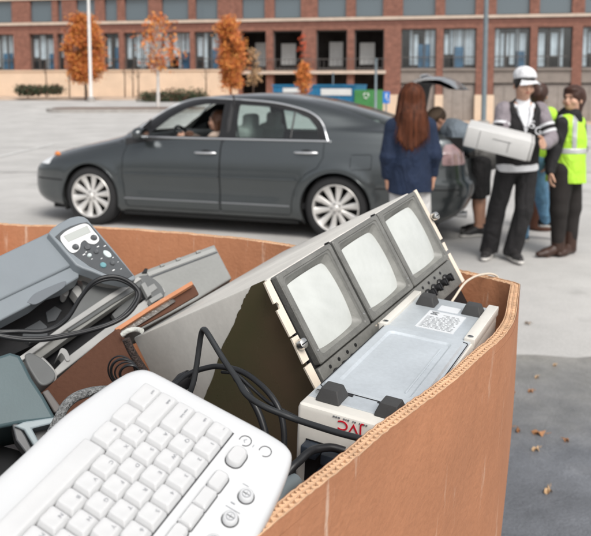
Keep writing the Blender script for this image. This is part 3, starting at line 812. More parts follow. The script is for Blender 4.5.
# local +x = forward, local -y... the near side of the car is its left: +y local faces the camera
car = empty('parked_car', (0, 0, 0), yaw)
nrm_near = np.array([-dcar[1], dcar[0], 0])            # local +y
car.location = Vector(Rp - nrm_near*.915)
tag(car, 'dark grey saloon car with its boot lid raised and front window open', 'car')
def two(Fs, name, m, parent=None, off=0.0, mirror=True, smooth_a=38, sep=False, inward=0.0):
    """mesh from the half shell and its mirror image (one object, or one per side when sep)"""
    v, f = compact(V, Fs)
    v = v.copy(); v[:, 1] += off
    out = []
    vm = v*np.array([1, -1, 1]); fm = f[:, ::-1]
    if sep:
        for a, b in ((v, f), (vm, fm)): out.append(link(name, mesh_from(a, b), m, parent or car, smooth_a))
        return out
    me = mesh_from(np.concatenate([v, vm]), np.concatenate([f, fm+len(v)]))
    bm = bmesh.new(); bm.from_mesh(me); bmesh.ops.remove_doubles(bm, verts=bm.verts[:], dist=.0006); bmesh.ops.recalc_face_normals(bm, faces=bm.faces[:]); bm.to_mesh(me); bm.free()
    return link(name, me, m, parent or car, smooth_a)
body = two(F, 'body', M_PAINT_CAR)
gp = np.concatenate(gaps); two(gp, 'panel_gap', M_GAP, body, off=-.006)
two(hood, 'bonnet', M_PAINT_CAR)
two(dlo, 'window_surround', M_BLACKP, off=-.002)
def inner(Fs, name, m, d, par):
    v, f = compact(V, Fs); c = np.array([XM, 0, .8]); v = v.copy(); v[:, 1] -= d; v[:, 2] -= d*.7; vm = v*np.array([1, -1, 1])
    return link(name, mesh_from(np.concatenate([v, vm]), np.concatenate([f, f[:, ::-1]+len(v)])), m, par, 60)
# headlining: the part of the shell above the windows, a finger's width inside
zc_ = V[F][:, :, 2].mean(1); xc_ = V[F][:, :, 0].mean(1)
inner(F[(zc_ > 1.02) & (xc_ > -.5)], 'headlining', M_CABIN, .02, car)
def flat_glass(Fs, name, m, sep=False):
    return two(Fs, name, m, off=-.004, sep=sep, smooth_a=180)
V_keep = V
g1 = flat_glass(ws, 'windscreen', M_GLASS); g2 = flat_glass(bk, 'rear_window', M_TINT)
rg = flat_glass(wr, 'side_window', M_TINT, sep=True)
v, f = compact(V, wf); link('side_window', mesh_from(v*np.array([1, -1, 1])+np.array([0, .004, 0]), f[:, ::-1]), M_GLASS, car, 180)   # the near one is wound down
two(hl, 'headlight', mat('headlamp_lens', (.75, .77, .78), .08, spec=.8, coat=1, var=.1, vscale=14), sep=True)
two(tl, 'taillight', mat('taillamp_lens', (.30, .20, .20), .08, spec=.9, coat=1, var=.3, vscale=18), sep=True)
v, f = compact(V, parts_d['fuel']); link('fuel_flap', mesh_from(v, f), M_PAINT_CAR, car, 40)
def surf(x, z, off=.0):
    x = np.asarray(x, float); z = np.asarray(z, float)
    y = body_y(x, z); a = arch_d(x, z); sm = smooth(.55, .8, y)
    y = y+sm*.016*np.exp(-((a-.395)/.05)**2)-sm*.012*np.exp(-((z-.44)/.09)**2)*smooth(.45, .7, a)
    return np.stack([x, y+off, z], -1)
M_HANDLE = M_CHROME
for nm, hx in (('front', (1.53, 1.29)), ('rear', (.43, .19))):
    ds = two(parts_d[nm], 'door', M_PAINT_CAR, sep=True)
    for k, dd in enumerate(ds):
        sgn = 1 if k == 0 else -1
        hz = .855 if nm == 'front' else .885
        mb = MB(); xs_ = np.linspace(hx[0], hx[1], 9); pts = surf(xs_, np.full(9, hz), 0)
        pts[:, 1] += .012+.022*np.sin(np.linspace(0, PI, 9))**.5
        pts[:, 1] *= sgn
        mb.tube([tuple(p) for p in pts], [.008]+[.0125]*7+[.008], 10); mb.build('door_handle', M_HANDLE, dd, 60)
        mb = MB(); c = surf((hx[0]+hx[1])/2, hz+.004, -.001); 
        mb.lathe([(0, 0), (.05, .0), (.045, .004), (0, .004)], 20, M=Matrix.Translation((c[0], c[1]*sgn, c[2])) @ Matrix.Rotation(-sgn*PI/2, 4, 'X') @ Matrix.Diagonal((1.2, .55, 1, 1)))
        mb.build('handle_cup', M_GAP, dd)
        # rubbing strip and lower chrome strip of this door
        xr_ = (2.375, RDX+.02) if nm == 'front' else (RDX-.02, .41)
        for z_, r_, m__ in ((.607, .011, M_PAINT_CAR), (.338, .0075, mat('dull_chrome', (.38, .39, .40), .35, metal=.9))):
            if nm == 'rear' and z_ < .4: xr2 = (xr_[0], .475)
            else: xr2 = xr_
            xs_ = np.linspace(xr2[0], xr2[1], 24); pts = surf(xs_, np.full(24, z_), .004); pts[:, 1] *= sgn
            mb = MB(); mb.tube([tuple(p) for p in pts], r_, 8); mb.build('door_strip', m__, dd, 60)
# chrome line around the side windows
for sgn in (1, -1):
    D_ = spline([(x, 0, z) for x, z in DLO], 8); pts = surf([p[0] for p in D_], [p[2] for p in D_], .002); pts[:, 1] *= sgn
    mb = MB(); mb.tube([tuple(p) for p in pts], .0115, 8)
    xs_ = np.linspace(2.40, .07, 60); pts = surf(xs_, np.full(60, 1.0), .003); pts[:, 1] *= sgn; mb.tube([tuple(p) for p in pts], .010, 8)
    mb.build('window_trim', M_CHROME, car, 60)
    # divider bars
    mb = MB(); pts = surf([.50, .49], [1.02, 1.285], -.004); pts[:, 1] *= sgn; mb.tube([tuple(p) for p in pts], .011, 6); mb.build('window_divider', M_BLACKP, car, 60)
    # mirror
    mp = [ell((2.16, .965, 1.045), (.075, .10, .068), k=.01), cap((2.20, .82, 1.01), (2.18, .90, 1.03), .03, .03, k=.03)]
    me = sdf_mesh(mp, .008, cut=lambda X, Y, Z: (2.095-X)+0*Y+0*Z)
    if sgn < 0:
        for v_ in me.vertices: v_.co.y *= -1
        me.flip_normals()
    mr = link('wing_mirror', me, M_PAINT_CAR, car)
    MB().lathe([(0, 0), (.062, 0), (.062, .003), (0, .003)], 24, M=Matrix.Translation((2.093, .965*sgn, 1.045)) @ Matrix.Rotation(-PI/2, 4, 'Y') @ Matrix.Diagonal((.9, 1.35, 1, 1))).build('mirror_glass', mat('mirror_dark', (.22, .23, .24), .08, metal=1.0), mr)
    MB().prism([(2.37, 1.012), (2.14, 1.19), (2.17, 1.012)], 0, .01, M=Matrix.Translation((0, float(body_y(2.25, 1.05))*sgn+(-.002 if sgn > 0 else .012), 0)) @ Matrix.Rotation(PI/2, 4, 'X')).build('sail_panel', M_BLACKP, car)
    # turn lamp on the corner
    c = surf(3.42, .775, 0)
    mb = MB(); pts = surf(np.linspace(3.32, 3.48, 8), np.full(8, .770), .002); pts[:, 1] *= sgn; mb.tube([tuple(p) for p in pts], [.010, .022, .030, .034, .034, .030, .022, .010], 8)
    mb.build('turn_signal', mat('amber_lens', (.75, .22, .03), .15, coat=1), car, 60)
# arch liners and lips
for sgn in (1, -1):
    for wx in (0, 2.82):
        mb = MB(); A = [math.radians(a) for a in range(-28, 209, 6)]
        P = [[(wx+.372*math.cos(a), sgn*y, .335+.372*math.sin(a)) for a in A] for y in (.90, .50)]
        mb.grid(np.array(P)); 
        V2 = [(wx+.372*math.cos(a), sgn*.50, .335+.372*math.sin(a)) for a in A]+[(wx, sgn*.5, .2)]
        mb.add(V2, [(i, i+1, len(A)) for i in range(len(A)-1)])
        mb.build('arch_liner', M_UNDER, car)
        pts = surf([wx+.366*math.cos(a) for a in A if .335+.366*math.sin(a) > .17], [.335+.366*math.sin(a) for a in A if .335+.366*math.sin(a) > .17], -.003)
        pts[:, 1] *= sgn
        MB().tube([tuple(p) for p in pts], .007, 6).build('arch_lip', M_PAINT_CAR, car, 60)
# floor, sills underside
mb = MB(); mb.bb(-.95, 3.45, -.70, .70, .15, .24)
for x0, x1 in ((.40, 2.42),):
    mb.bb(x0, x1, -.86, .86, .15, .20)
mb.build('underbody', M_UNDER, car, bevel=0)
mb = MB(); mb.bb(-.5, 2.6, -.83, .83, .30, .36); mb.bb(2.45, 2.5, -.78, .78, .3, .95); mb.bb(-.62, -.56, -.72, .72, .3, 1.08)
mb.bb(.5, 2.4, .80, .84, .3, .985); mb.bb(.5, 2.4, -.84, -.80, .3, .985)
mb.build('cabin_floor', M_CABD, car)
MB().bb(-.62, .05, -.70, .70, 1.04, 1.07, r=.01).build('parcel_shelf', M_CABIN, car)
# dashboard and steering wheel
sdf_obj('dashboard', [rbox((2.22, 0, .90), (.16, .70, .06), .05, k=.03), ell((2.10, .36, .98), (.14, .2, .05), k=.05)], M_CABD, car, .02)
mb = MB(); Mst = Matrix.Translation((1.93, .37, .935)) @ Matrix.Rotation(math.radians(-65), 4, 'Y')
mb.lathe([(.18+.015*math.cos(a), .015*math.sin(a)) for a in [2*PI*k/8 for k in range(8)]], 36, M=Mst, close=True)
mb.box(Mst @ Vector((0, 0, .0)), (.09, .34, .02), M=Mst.to_3x3()); mb.box(Mst @ Vector((0, 0, .0)), (.12, .12, .05), M=Mst.to_3x3())
mb.tube([(1.93, .37, .935), (2.15, .37, .85)], .03, 8)
mb.build('steering_wheel', M_BLACKP, car, 50)
for sx, sy in ((1.30, .37), (1.30, -.37)):
    sdf_obj('seat', [rbox((sx+.18, sy, .50), (.22, .20, .05), .05, k=.05), rbox((sx-.10, sy, .80), (.04, .18, .26), .06, k=.05, R=rotm(0, 0, -14)), rbox((sx-.19, sy, 1.16), (.02, .09, .05), .04, k=.03), cap((sx-.17, sy, 1.02), (sx-.18, sy, 1.16), .02)], M_CABIN, car, .018)
sdf_obj('rear_seat', [rbox((.35, 0, .50), (.2, .55, .05), .06, k=.05), rbox((.02, 0, .80), (.03, .55, .20), .06, k=.05, R=rotm(0, 0, -18))]+[rbox((-.10, y, 1.10), (.02, .09, .03), .03, k=.02) for y in (-.38, .38)], M_CABIN, car, .02)
for y_ in (.70, -.68): MB().box((1.14, y_, 1.15), (.012, .02, .62), M=Matrix.Rotation(.12, 3, 'Y')).build('seat_belt', M_CABD, car)
# B-pillars inside
for s_ in (1, -1): MB().tube([(1.2, .80*s_, .95), (1.2, .755*s_, 1.18), (1.2, .64*s_, 1.38)], .035, 8).build('pillar', M_CABD, car, 60)
# boot: tub, rim, raised lid
mb = MB(); mb.bb(-1.20, -.60, -.60, .60, .42, .45); mb.bb(-1.21, -1.18, -.60, .60, .42, .84); mb.bb(-1.20, -.60, .60, .63, .42, 1.05); mb.bb(-1.20, -.60, -.63, -.60, .42, 1.05)
mb.build('boot_tub', M_UNDER, car)
hx, hz_ = -.60, 1.12
prof = [(0, 0), (-.12, .015), (-.28, .025), (-.42, .03), (-.49, .01), (-.52, -.04), (-.545, -.14), (-.55, -.26), (-.53, -.36), (-.50, -.43)]
ang_l = math.radians(-78)
P = []; P2 = []
for (px_, pz_) in prof:
    r1, r2 = [], []
    for t in np.linspace(-1, 1, 21):
        y = t*.60*(1-.02*abs(t)); cam_ = .022*(1-t*t)
        for L_, off in ((r1, 0), (r2, -.05)):
            X_ = px_+( -off*.9 if px_ < -.505 else 0)+(cam_*-1.6 if px_ < -.505 else 0); Z_ = pz_+(off if px_ > -.505 else 0)+(cam_ if px_ > -.5 else 0)
            xr_ = X_*math.cos(ang_l)-Z_*math.sin(ang_l)*-1; zr_ = -X_*math.sin(-ang_l)*1.0
            # rotate about the hinge (y axis)
            c, s = math.cos(-ang_l), math.sin(-ang_l)
            L_.append((hx+X_*c+Z_*s, y, hz_-X_*s*-1*-1+Z_*c))
    P.append(r1); P2.append(r2)
lid = MB(); lid.grid(np.array(P)).build('boot_lid', M_PAINT_CAR, car, 50)
MB().grid(np.array([P[-1], P2[-1]])).build('boot_lid_edge', M_PAINT_CAR, car)
lid_in = MB().grid(np.array(P2)).build('boot_lid_lining', M_CABD, car, 50)
mb = MB()
for A_, B_ in ((P[-3], P[-3]),): pass
pp = [np.array(P[5][k])+np.array([-.0, 0, .012]) for k in range(3, 18)]
mb.tube([tuple(p) for p in pp], .012, 8); mb.build('chrome_strip', M_CHROME, car, 60)
for s_ in (-1, 1):
    MB().tube([(-.62, .56*s_, 1.02), (-.66, .54*s_, 1.15), (-.60, .52*s_, 1.28)], .013, 6).build('hinge_arm', M_BLACKP, car, 60)
# grille, bumpers, plate, exhaust
mb = MB(); xs_ = 3.80
for z_ in np.linspace(.52, .68, 6):
    pts = [(float(pchip(LV[:, 0], LV[:, 2], np.array(z_)))*(1-.004*(y/.4)**2)+.004, y, z_) for y in np.linspace(-.36, .36, 9)]
    mb.tube(pts, .008, 6)
mb.build('grille', M_CHROME, car, 60)
mb = MB(); mb.bb(3.74, 3.80, -.5, .5, .26, .36, r=.02); mb.build('air_intake', M_GAP, car)
xs_ = np.linspace(-1.19, -.40, 16); pts = surf(xs_, np.full(16, .555), .002)
mb = MB()
for s_ in (1, -1):
    q_ = pts.copy(); q_[:, 1] *= s_; mb.tube([tuple(p) for p in q_], .006, 6)
    xs2_ = np.linspace(3.62, 3.20, 12); q_ = surf(xs2_, np.full(12, .50), .002); q_[:, 1] *= s_; mb.tube([tuple(p) for p in q_], .007, 6)
mb.build('bumper_strip', M_GAP, car, 60)
MB().lathe([(.032, -.1), (.036, .12), (.031, .12), (.029, -.08)], 20, M=Matrix.Translation((-1.12, .45, .27)) @ Matrix.Rotation(-PI/2, 4, 'Y'), close=True).build('exhaust', M_CHROME, car, 40)
# wheels
def wheel(x, s_):
    Mw = Matrix.Translation((x, s_*.905, .334)) @ Matrix.Rotation(-s_*PI/2, 4, 'X')   # local z = outward
    w_ = MB(); 
    prof = [(.235, -.005), (.245, .004), (.262, .006), (.29, -.0), (.312, -.012), (.326, -.03), (.333, -.055), (.334, -.11), (.333, -.165), (.322, -.20), (.29, -.215), (.235, -.21)]
    t = w_.lathe(prof, 56, M=Mw, close=True).build('tyre', M_RUB, None, 50)
    wheel_o = t; wheel_o.parent = car
    rm = MB()
    rm.lathe([(.238, -.004), (.243, .001), (.238, .006), (.228, .002), (.222, -.02), (.222, -.19), (.238, -.20)], 56, M=Mw, close=True)
    rm.build('rim', M_ALLOY, t, 40)
    sp = MB()
    for k in range(10):
        a = 2*PI*k/10+.16
        Ms = Mw @ Matrix.Rotation(a, 4, 'Z')
        V_ = []; F_ = []
        for r_, hw, zt_, th in ((.045, .0145, -.012, .03), (.09, .021, -.018, .028), (.16, .029, -.022, .025), (.215, .036, -.013, .025), (.228, .040, -.007, .022)):
            V_ += [Ms @ Vector((r_, -hw, zt_-.006)), Ms @ Vector((r_, -hw*.62, zt_)), Ms @ Vector((r_, hw*.62, zt_)), Ms @ Vector((r_, hw, zt_-.006)), Ms @ Vector((r_, hw*.8, zt_-th)), Ms @ Vector((r_, -hw*.8, zt_-th))]
        for i in range(4):
            for j in range(6): F_.append((i*6+j, i*6+(j+1) % 6, (i+1)*6+(j+1) % 6, (i+1)*6+j))
        F_.append((0, 1, 2, 3, 4, 5)); F_.append((24, 25, 26, 27, 28, 29)); sp.add(V_, F_)
    sp.build('spokes', M_ALLOY, t, 40)
    hb = MB(); hb.lathe([(.070, -.045), (.068, -.016), (.058, -.012), (.034, -.012), (.031, -.002), (.024, .004), (0, .005)], 30, M=Mw).build('hub', M_ALLOY, t, 40)
    nb = MB()
    for k in range(5):
        a = 2*PI*k/5; nb = MB(); nb.lathe([(.0085, -.012), (.0085, -.0085), (0, -.008)], 10, M=Mw @ Matrix.Translation((.047*math.cos(a), .047*math.sin(a), 0)))
        nb.build('wheel_nut', M_BLACKP, t)
    MB().lathe([(.0, -.10), (.15, -.10), (.15, -.085), (0, -.085)], 40, M=Mw).build('brake_disc', mat('brake_steel', (.05, .048, .046), .55, metal=.6), t, 40)
    MB().lathe([(.0, -.20), (.222, -.20), (.222, -.19), (0, -.19)], 40, M=Mw).build('wheel_back', M_UNDER, t, 40)
for x in (0, 2.82):
    for s_ in (1, -1): wheel(x, s_)
# ================================================================= people
M_SKIN = mat('skin', (.56, .33, .23), .5, var=.06, vscale=20)
M_SKIN2 = mat('skin_warm', (.50, .27, .18), .5, var=.06, vscale=20)
M_NAVY = mat('navy_cloth', (.009, .019, .048), .85, var=.15, vscale=14, bump=.3, bscale=70)
M_BLACKC = mat('black_cloth', (.014, .013, .014), .85, var=.25, vscale=14, bump=.3, bscale=70)
M_WHITEC = mat('white_cloth', (.72, .73, .75), .85, var=.05, vscale=14, bump=.2, bscale=70)
M_GREYP = mat('pale_trousers', (.55, .54, .53), .85, var=.08, vscale=10)
M_MAUVE = mat('grey_mauve_knit', (.25, .22, .24), .9, var=.15, vscale=14, bump=.4, bscale=110)
M_BLUEGREY = mat('blue_grey_shirt', (.15, .18, .21), .85, var=.12, vscale=9, bump=.2, bscale=60)
M_OLIVEG = mat('olive_grey_cloth', (.13, .125, .12), .85, var=.2, vscale=9)
M_LIME = mat('lime_vest', (.44, .76, .05), .6, var=.08, vscale=12)
M_SILVER = mat('reflective_tape', (.55, .56, .56), .35, metal=.4)
M_DENIM = mat('denim', (.16, .33, .50), .85, var=.3, vscale=9, bump=.3, bscale=80)
M_SHOE = mat('dark_shoe', (.025, .023, .023), .5)
M_SOLE = mat('white_sole', (.62, .6, .57), .6)
M_BOOT = mat('brown_boot', (.045, .022, .015), .45, var=.2, vscale=20)
M_HAIRB = mat('black_hair', (.012, .010, .009), .45)
M_HAIRR = mat('auburn_hair', (.070, .022, .010), .62, spec=.2, var=.75, vscale=42, stretch=(1, 1, .06))
M_HAIRD = mat('dark_auburn_hair', (.05, .02, .012), .5, var=.4, vscale=16, stretch=(1, 1, .15))
M_EYE = mat('eye_dark', (.01, .008, .007), .2)
M_LIP = mat('lip', (.38, .12, .09), .45)
def folds(m, sc, st):
    nt = m.node_tree; N = nt.nodes; L = nt.links; b = N['Principled BSDF']; prev = b.inputs['Normal'].links[0].from_socket if b.inputs['Normal'].links else None
    tc = N.new('ShaderNodeTexCoord'); mp = N.new('ShaderNodeMapping'); mp.inputs['Scale'].default_value = (1, 1, .55); mp.inputs['Rotation'].default_value = (.3, .5, .2); L.new(tc.outputs['Object'], mp.inputs[0])
    n = N.new('ShaderNodeTexNoise'); n.inputs['Scale'].default_value = sc; n.inputs['Detail'].default_value = 2.5; n.inputs['Distortion'].default_value = 1.2; L.new(mp.outputs[0], n.inputs[0])
    bp = N.new('ShaderNodeBump'); bp.inputs['Strength'].default_value = st; bp.inputs['Distance'].default_value = .05; L.new(n.outputs[0], bp.inputs['Height'])
    if prev is not None: L.new(prev, bp.inputs['Normal'])
    L.new(bp.outputs[0], b.inputs['Normal'])
for m_, s_ in ((M_NAVY, 9), (M_BLACKC, 9), (M_WHITEC, 9), (M_GREYP, 8), (M_MAUVE, 11), (M_BLUEGREY, 8), (M_OLIVEG, 10), (M_LIME, 8), (M_DENIM, 9)): folds(m_, s_, .75)
def V3(*a): return np.array(a, float)
def hbox(c, R, s, lst):
    """apply the head frame to (kind, centre, radii...) tuples"""
    out = []
    for it in lst:
        cc = c+R@(V3(*it[1])*s)
        if it[0] == 'e': out.append(ell(cc, V3(*it[2])*s, k=it[3]*s, R=R))
        else: out.append(cap(cc, c+R@(V3(*it[2])*s), it[3]*s, it[4]*s, k=it[5]*s))
    return out
def head_prims(c, R, s=1.0):
    return hbox(c, R, s, [('e', (0, .012, .035), (.076, .094, .085), .02), ('e', (0, -.022, -.03), (.063, .068, .082), .03), ('e', (0, -.055, -.078), (.028, .028, .024), .03),
        ('c', (0, -.088, .005), (0, -.104, -.028), .008, .013, .012), ('e', (0, -.084, .028), (.045, .012, .012), .015), ('e', (.045, -.058, -.03), (.024, .026, .024), .02), ('e', (-.045, -.058, -.03), (.024, .026, .024), .02),
        ('e', (.078, .012, -.012), (.010, .020, .032), .006), ('e', (-.078, .012, -.012), (.010, .020, .032), .006), ('e', (0, -.088, -.052), (.024, .012, .010), .012)])
def face_bits(body, c, R, s=1.0):
    for sx in (-1, 1):
        cc = c+R@(V3(.031*sx, -.083, .006)*s); mb = MB(); MM = Matrix.Translation(cc) @ Matrix(R.tolist()).to_4x4()
        mb.lathe([(0, -.004*s), (.008*s, -.003*s), (.011*s, 0), (.008*s, .003*s), (0, .004*s)], 10, M=MM @ Matrix.Rotation(0, 4, 'X')); mb.build('eye', M_EYE, body, 60)
        mb = MB(); p = [c+R@(V3(x*sx, y, z)*s) for x, y, z in ((.015, -.094, .026), (.032, -.092, .031), (.048, -.080, .026))]; mb.tube([tuple(q) for q in p], [.003*s, .0042*s, .002*s], 6); mb.build('eyebrow', M_HAIRB, body, 60)
    mb = MB(); p = [c+R@(V3(x, y, z)*s) for x, y, z in ((-.023, -.091, -.052), (-.01, -.101, -.050), (0, -.102, -.052), (.01, -.101, -.050), (.023, -.091, -.052))]
    mb.tube([tuple(q) for q in p], [.002*s, .0055*s, .006*s, .0055*s, .002*s], 6); mb.build('mouth', M_LIP, body, 60)
def hand(w, d, n, side, s=1.0, curl=.5, k=.006):
    """w wrist, d direction of the fingers, n palm normal, side: vector towards the thumb"""
    d = d/np.linalg.norm(d); n = n-d*(n@d); n /= np.linalg.norm(n); t = np.cross(d, n)
    if t@side < 0: t = -t
    P = [cap(w, w+d*.03*s, .024*s, .026*s, k=.015, ax=n, s=.75)]
    for i, (o, l) in enumerate(((.028, .070), (.0095, .078), (-.0095, .073), (-.028, .058))):
        b = w+d*.022*s+t*o*.7*s; kn = w+d*.090*s+t*o*s
        P.append(cap(b, kn, .013*s, .0115*s, k=.010))
        a = 0; p = kn
        for j, f in enumerate((.45, .32, .23)):
            a += curl*(.75, .95, .6)[j]; q = p+(d*math.cos(a)+n*math.sin(a))*l*f*s
            P.append(cap(p, q, (.0098-.0008*j)*s, (.009-.0008*j)*s, k=.003)); p = q
    b = w+d*.025*s+t*.020*s; m1 = b+(d*.6+t*.75+n*.25)*.042*s; m2 = m1+(d*.9+t*.25+n*.35)*.033*s; m3 = m2+(d*.95+n*.4)*.025*s
    P += [cap(b, m1, .015*s, .0125*s, k=.01), cap(m1, m2, .0115*s, .0105*s, k=.003), cap(m2, m3, .0105*s, .0085*s, k=.003)]
    return P
def limb(a, b, c, r, k=.02):
    return [cap(a, b, r[0], r[1], k=k), cap(b, c, r[1]*1.02, r[2], k=k)]
def foot_prims(ank, toe_dir, s=1.0):
    td = toe_dir/np.linalg.norm(toe_dir); heel = V3(ank[0], ank[1], ank[2]-.05*s)-td*.035*s; ball = heel+td*.155*s; ball[2] = heel[2]-.008*s; tip = ball+td*.06*s
    return [cap(ank, heel, .036*s, .030*s, k=.02), cap(heel, ball, .032*s, .030*s, k=.02, ax=(0, 0, 1), s=.85), cap(ball, tip, .034*s, .024*s, k=.02, ax=(0, 0, 1), s=.7), cap(ank, ball, .034*s, .024*s, k=.03)]
def shoe_objs(root, ank, toe_dir, m, sole=True, s=1.0):
    td = V3(*toe_dir); td /= np.linalg.norm(td); A = V3(*ank); g = A[2]-.085*s
    heel = V3(A[0], A[1], g+.040*s)-td*.035*s; ball = heel+td*.16*s; tip = ball+td*.065*s
    P = [cap(A+V3(0, 0, -.01), heel, .043*s, .040*s, k=.02), cap(heel, ball, .040*s, .040*s, k=.02, ax=(0, 0, 1), s=.85), cap(ball+V3(0, 0, -.004), tip+V3(0, 0, -.008), .042*s, .030*s, k=.02, ax=(0, 0, 1), s=.75), cap(A, ball, .038*s, .028*s, k=.03)]
    o = link('shoe', sdf_mesh(P, .008, cut=lambda X, Y, Z: (g+.012)-Z+0*X+0*Y), m, root)
    if sole:
        P = [cap(V3(heel[0], heel[1], g+.012), V3(ball[0], ball[1], g+.012), .040*s, .041*s, k=.01), cap(V3(ball[0], ball[1], g+.012), V3(tip[0], tip[1], g+.014), .042*s, .032*s, k=.01)]
        q = link('sole', sdf_mesh(P, .008, cut=lambda X, Y, Z: np.maximum(Z-(g+.030), (g+.001)-Z)+0*X+0*Y), M_SOLE, o)
    return o
def standing_body(J, head_c, head_R, hs=1.0, hands=None, feet=True, build=1.0):
    """continuous body: J joints dict"""
    b = build; P = []
    pel = (J['hl']+J['hr'])/2
    P += [ell(pel+V3(0, .01, .03), (.165*b, .115*b, .12), k=.03), cap(pel+V3(0, 0, .08), J['chest'], .115*b, .135*b, k=.05, ax=J.get('fwd', V3(0, 1, 0)), s=.78),
          cap(J['sl'], J['sr'], .065*b, .065*b, k=.05), cap(J['chest'], J['neck'], .12*b, .055, k=.05, ax=J.get('fwd', V3(0, 1, 0)), s=.8)]
    P += [cap(J['neck'], head_c+head_R@V3(0, .015, -.05)*hs, .052, .050, k=.025)]
    for s_ in 'lr':
        P += limb(J['s'+s_], J['e'+s_], J['w'+s_], (.052*b, .040*b, .027*b), .02)
        P += limb(J['h'+s_], J['k'+s_], J['a'+s_], (.088*b, .058*b, .040*b), .02)
        kn, an = J['k'+s_], J['a'+s_]
        P.append(ell(kn*.68+an*.32+V3(0, .018, 0), (.050*b, .052*b, .10), k=.02))
        if feet: P += foot_prims(J['a'+s_], J['t'+s_])
    P += head_prims(head_c, head_R, hs)
    if hands:
        for h in hands: P += hand(*h)
    return P
def person_root(name_label, loc, rz, group=None):
    t = empty('person', loc, rz); tag(t, name_label, 'person', group); return t
I3 = np.eye(3)
# ---------------------------------------------------------------- 1. woman seen from behind
gp_ = at(411, 120, 6.1)
W = person_root('long-haired person in a navy jacket, back turned, standing behind the monitors', (gp_[0], 6.1, 0), 0)
W.scale = (.975, .975, .975)
J = dict(hl=V3(.085, 0, .84), hr=V3(-.085, 0, .84), kl=V3(.10, .02, .46), kr=V3(-.09, -.02, .46), al=V3(.11, -.02, .09), ar=V3(-.095, -.05, .09), tl=V3(.2, 1, 0), tr=V3(-.2, 1, 0),
         chest=V3(0, 0, 1.14), neck=V3(0, 0, 1.33), sl=V3(.150, .0, 1.255), sr=V3(-.150, .0, 1.255), el=V3(.200, -.04, 1.01), er=V3(-.200, -.04, 1.00), wl=V3(.195, .0, .83), wr=V3(-.195, .0, .82))
Rw = rotm(180)
hc = V3(.0, .0, 1.475)
P = standing_body(J, hc, Rw, .97, hands=[(J['wl'], V3(-.05, .1, -1), V3(-1, .1, 0), V3(0, 1, 0), .95, .45), (J['wr'], V3(.05, .1, -1), V3(1, .1, 0), V3(0, 1, 0), .95, .45)], build=.92)
bd = sdf_obj('body', P, M_SKIN2, W, .007); face_bits(bd, hc, Rw, .97)
JP = [cap(V3(0, .0, .72), V3(0, 0, 1.18), .190, .165, k=.05, ax=(0, 1, 0), s=.84), cap(J['sl']+V3(-.03, 0, -.01), J['sr']+V3(.03, 0, -.01), .075, .075, k=.08), cap(V3(0, 0, 1.2), V3(0, 0, 1.34), .14, .075, k=.05, ax=(0, 1, 0), s=.8),
      cap(V3(-.07, -.02, 1.33), V3(.07, -.02, 1.33), .045, .045, k=.03)]
for s_ in 'lr':
    JP += [cap(J['s'+s_]+V3(0, 0, -.01), J['e'+s_], .068, .062, k=.03), cap(J['e'+s_], J['w'+s_]+V3(0, -.0, .03), .062, .050, k=.02)]
sdf_obj('jacket', JP, M_NAVY, W, .008, noise=.013, nfreq=13, cut=lambda X, Y, Z: .70-Z+.012*np.sin(X*18)+0*Y)
TP = [ell((0, 0, .80), (.15, .115, .12), k=.03)]
for s_ in 'lr': TP += [cap(J['h'+s_], J['k'+s_], .092, .078, k=.03), cap(J['k'+s_], J['a'+s_]+V3(0, 0, -.02), .075, .068, k=.03)]
sdf_obj('trousers', TP, M_GREYP, W, .009, noise=.005, nfreq=14, cut=lambda X, Y, Z: .05-Z+0*X+0*Y)
for s_ in 'lr': shoe_objs(W, J['a'+s_], J['t'+s_], M_SHOE)
rh = random.Random(2)
HP = [ell(hc+V3(0, -.015, .045), (.092, .108, .100), k=.03), cap(hc+V3(0, -.045, .02), hc+V3(0, -.085, -.22), .098, .105, k=.05, ax=(0, 1, 0), s=.62), cap(hc+V3(0, -.085, -.2), hc+V3(0, -.095, -.34), .11, .075, k=.05, ax=(0, 1, 0), s=.5),
      cap(hc+V3(-.07, -.01, 0), hc+V3(-.135, -.06, -.27), .045, .03, k=.04), cap(hc+V3(.07, -.01, 0), hc+V3(.105, -.055, -.24), .045, .03, k=.04)]
for i in range(64):
    a = rh.uniform(-1, 1); l = -.30-.12*(1-a*a)*rh.uniform(.5, 1); wv = rh.uniform(-.012, .012)
    HP += [cap(hc+V3(a*.055, -.075, .06), hc+V3(a*.088+wv, -.112-.012*(1-a*a), -.11), .012, .013, k=.006), cap(hc+V3(a*.088+wv, -.112-.012*(1-a*a), -.11), hc+V3(a*.122-.012-wv, -.135-.012*(1-a*a), l), .013, .006, k=.006)]
sdf_obj('hair', HP+[ell(hc+V3(0, -.105, -.2), (.10, .055, .15), k=.02)], M_HAIRR, W, .006, noise=.003, nfreq=40)
b_ = MB()
for i in range(150):
    a = rh.uniform(-1.15, 1.15); l = -.33-.10*(1-min(a*a, 1))*rh.uniform(.3, 1.2)-rh.uniform(-.02, .04); w1 = rh.uniform(-.02, .02)
    P_ = spline([tuple(hc+V3(a*.05, -.055-.04*(1-min(a*a, 1)), .085)), tuple(hc+V3(a*.092, -.085-.035*(1-min(a*a, 1)), -.04)), tuple(hc+V3(a*.105+w1, -.115-.025*(1-min(a*a, 1)), -.18)), tuple(hc+V3(a*.128+w1*.6-.012, -.140-.012*rh.random(), l))], 5)
    b_.tube(P_, [.0022]*(len(P_)-4)+[.0018, .0014, .001, .0006], 4)
b_.build('loose_strands', M_HAIRR, W, 60)
